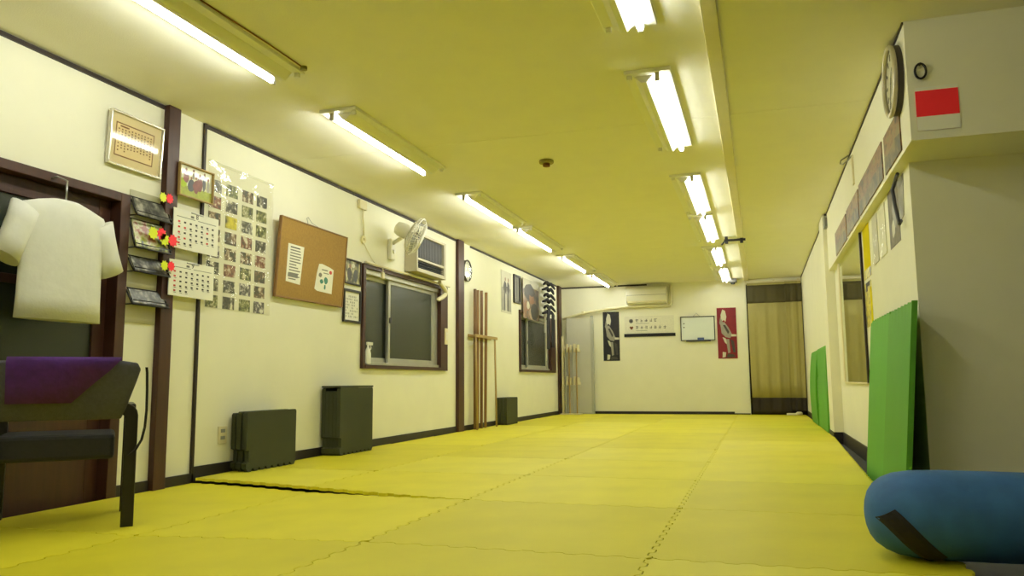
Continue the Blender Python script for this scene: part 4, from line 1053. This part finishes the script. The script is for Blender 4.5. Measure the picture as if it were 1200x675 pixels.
for u in (-.035, .545):
    m = MB(CH); m.box(u, u + .04, .04, .52, .55, .59); m.build('armrest', 'black_frame', t, bevel=.008)
    m = MB(CH); m.box(u + .006, u + .032, .04, .52, .30, .345); m.build('side_rail', 'black_frame', t, bevel=.004)
m = MB(CH); m.box(.05, .55, .045, .515, .33, .45); m.build('seat', 'seat_black', t, bevel=.02)
m = MB(CH); k = 12
def bk(z, v, u0, u1, th): return [(u0, v - th, z), (u0 + .05, v - th * 1.3, z), ((u0 + u1) / 2, v - th * 1.1, z), (u1 - .05, v - th * 1.3, z), (u1, v - th, z), (u1, v + th, z), ((u0 + u1) / 2, v + th, z), (u0, v + th, z)]
m.loft([bk(z, v, u0, u1, th) for z, v, u0, u1, th in ((.52, .03, .03, .57, .02), (.57, .01, .01, .59, .026), (.62, -.01, -.005, .60, .03), (.70, -.03, -.03, .62, .032), (.755, -.045, -.045, .635, .032), (.785, -.052, -.03, .62, .026), (.795, -.054, .03, .56, .012))])
m.build('back_cushion', 'cloth_grey', t, smooth=False, bevel=.006)
m = MB(CH)
def drape(z, v, u0, u1, d): return [(u0, v - d, z), ((u0 + u1) / 2, v - d - .008, z), (u1, v - d, z), (u1, v - d + .008, z), ((u0 + u1) / 2, v - d, z), (u0, v - d + .008, z)]
m.loft([drape(z, v, u0, u1, d) for z, v, u0, u1, d in ((.60, .0, .24, .5, .052), (.68, -.022, .16, .5, .055), (.75, -.044, .085, .5, .056), (.79, -.054, .05, .5, .05), (.812, -.054, .04, .5, .03), (.812, -.054, .04, .5, -.02), (.79, -.05, .04, .5, -.045), (.7, -.03, .06, .5, -.05))])
tag(m.build('draped_cloth', 'cloth_purple', smooth=True), 'purple cloth draped over the back of the black chair', 'cloth')
m = MB(CH)
pth = [(-.070, -.05, .765), (-.074, -.03, .74), (-.078, -.015, .66), (-.080, -.01, .56), (-.076, -.01, .48), (-.064, -.02, .42), (-.040, -.03, .375), (-.012, -.034, .35)]
rings = []
for u, v, n in pth: rings.append([(u - .005, v - .016, n), (u + .006, v - .016, n), (u + .006, v + .016, n), (u - .005, v + .016, n)])
m.loft(rings, smooth=False)
tag(m.build('bag_strap', 'strap_black'), 'black strap looped down the side of the black chair', 'strap')

# ------------------------------------------------------------------ blue bag
t = thing('duffel_bag', 'blue padded bag with black straps lying in the near right corner of the mats', 'bag', (.85, 3.18, 0))
m = MB(); rings = []; k = 28; bz = .155; r0 = .155
prof = [(0, .025), (.004, .05), (.014, .08), (.032, .106), (.06, .128), (.10, .145), (.16, .155), (.25, .158), (.40, .158), (.55, .156), (.70, .148), (.76, .13), (.79, .1), (.80, .04)]
for x, r_ in prof:
    rings.append([(.345 + x, 3.18 + r_ * 1.12 * math.cos(6.283 * q / k), max(.0015, .150 + r_ * math.sin(6.283 * q / k) * (1.0 if math.sin(6.283 * q / k) > 0 else .96))) for q in range(k)])
m.loft(rings); m.build('body', 'bag_blue', t)
def bag_r(x):
    x -= .345
    for (xa, ra), (xb, rb) in zip(prof, prof[1:]):
        if xa <= x <= xb: return ra + (rb - ra) * (x - xa) / (xb - xa)
    return .03
def bag_pt(x, a, d): r_ = bag_r(x) + d; return (x, 3.18 + 1.12 * r_ * math.cos(a), max(.004, .150 + r_ * math.sin(a)))
m = MB(); rings = []
for q in range(13):
    f_ = q / 12; x = .395 + .16 * f_; a = math.radians(172 + 66 * f_)
    ex, ea = .030, -.13          # half width, across the strap on the curved side
    rings.append([bag_pt(x - ex, a - ea, .001), bag_pt(x - ex * .5, a - ea * .5, .007), bag_pt(x, a, .007), bag_pt(x + ex * .5, a + ea * .5, .007), bag_pt(x + ex, a + ea, .001), bag_pt(x, a, -.004)])
m.loft(rings, smooth=False); m.build('strap', 'strap_black', t)
m = MB(); rings = []
for q in range(3, 25):
    a = 6.283 * q / 28 + 1.2; x = .90
    rings.append([bag_pt(x - .03, a, .0), bag_pt(x - .03, a, .006), bag_pt(x + .03, a, .006), bag_pt(x + .03, a, 0)])
rings = [r_ for r_ in rings if min(p[2] for p in r_) > .006]
m.loft(rings, smooth=False); m.build('strap', 'strap_black', t)

# ------------------------------------------------------------------ camera, world, view
cam = bpy.data.cameras.new('camera'); co = bpy.data.objects.new('camera', cam); COL.objects.link(co)
cam.sensor_fit = 'HORIZONTAL'; cam.sensor_width = 36; cam.lens = 36 * 913.12 / 1200
rt = Vector((.95347, .30137, -.00799)); up = Vector((.04348, -.11125, .99284)); fwv = Vector((-.29832, .94699, .11918))
M = Matrix((rt, up, -fwv)).transposed().to_4x4(); M.translation = Vector((0, 0, .63536)); co.matrix_world = M
cam.clip_start = .05; S.camera = co
w = bpy.data.worlds.new('world'); w.use_nodes = True; w.node_tree.nodes['Background'].inputs[0].default_value = (.02, .025, .035, 1); w.node_tree.nodes['Background'].inputs[1].default_value = .3
S.world = w
S.view_settings.view_transform = 'Standard'; S.view_settings.look = 'None'; S.view_settings.exposure = .11; S.view_settings.gamma = 1; S.view_settings.use_curve_mapping = False
try:
    S.cycles.use_denoising = True; S.cycles.denoiser = 'OPENIMAGEDENOISE'
    S.cycles.max_bounces = 10; S.cycles.diffuse_bounces = 6; S.cycles.glossy_bounces = 4; S.cycles.transparent_max_bounces = 12
    S.cycles.sample_clamp_indirect = 6
except Exception: pass
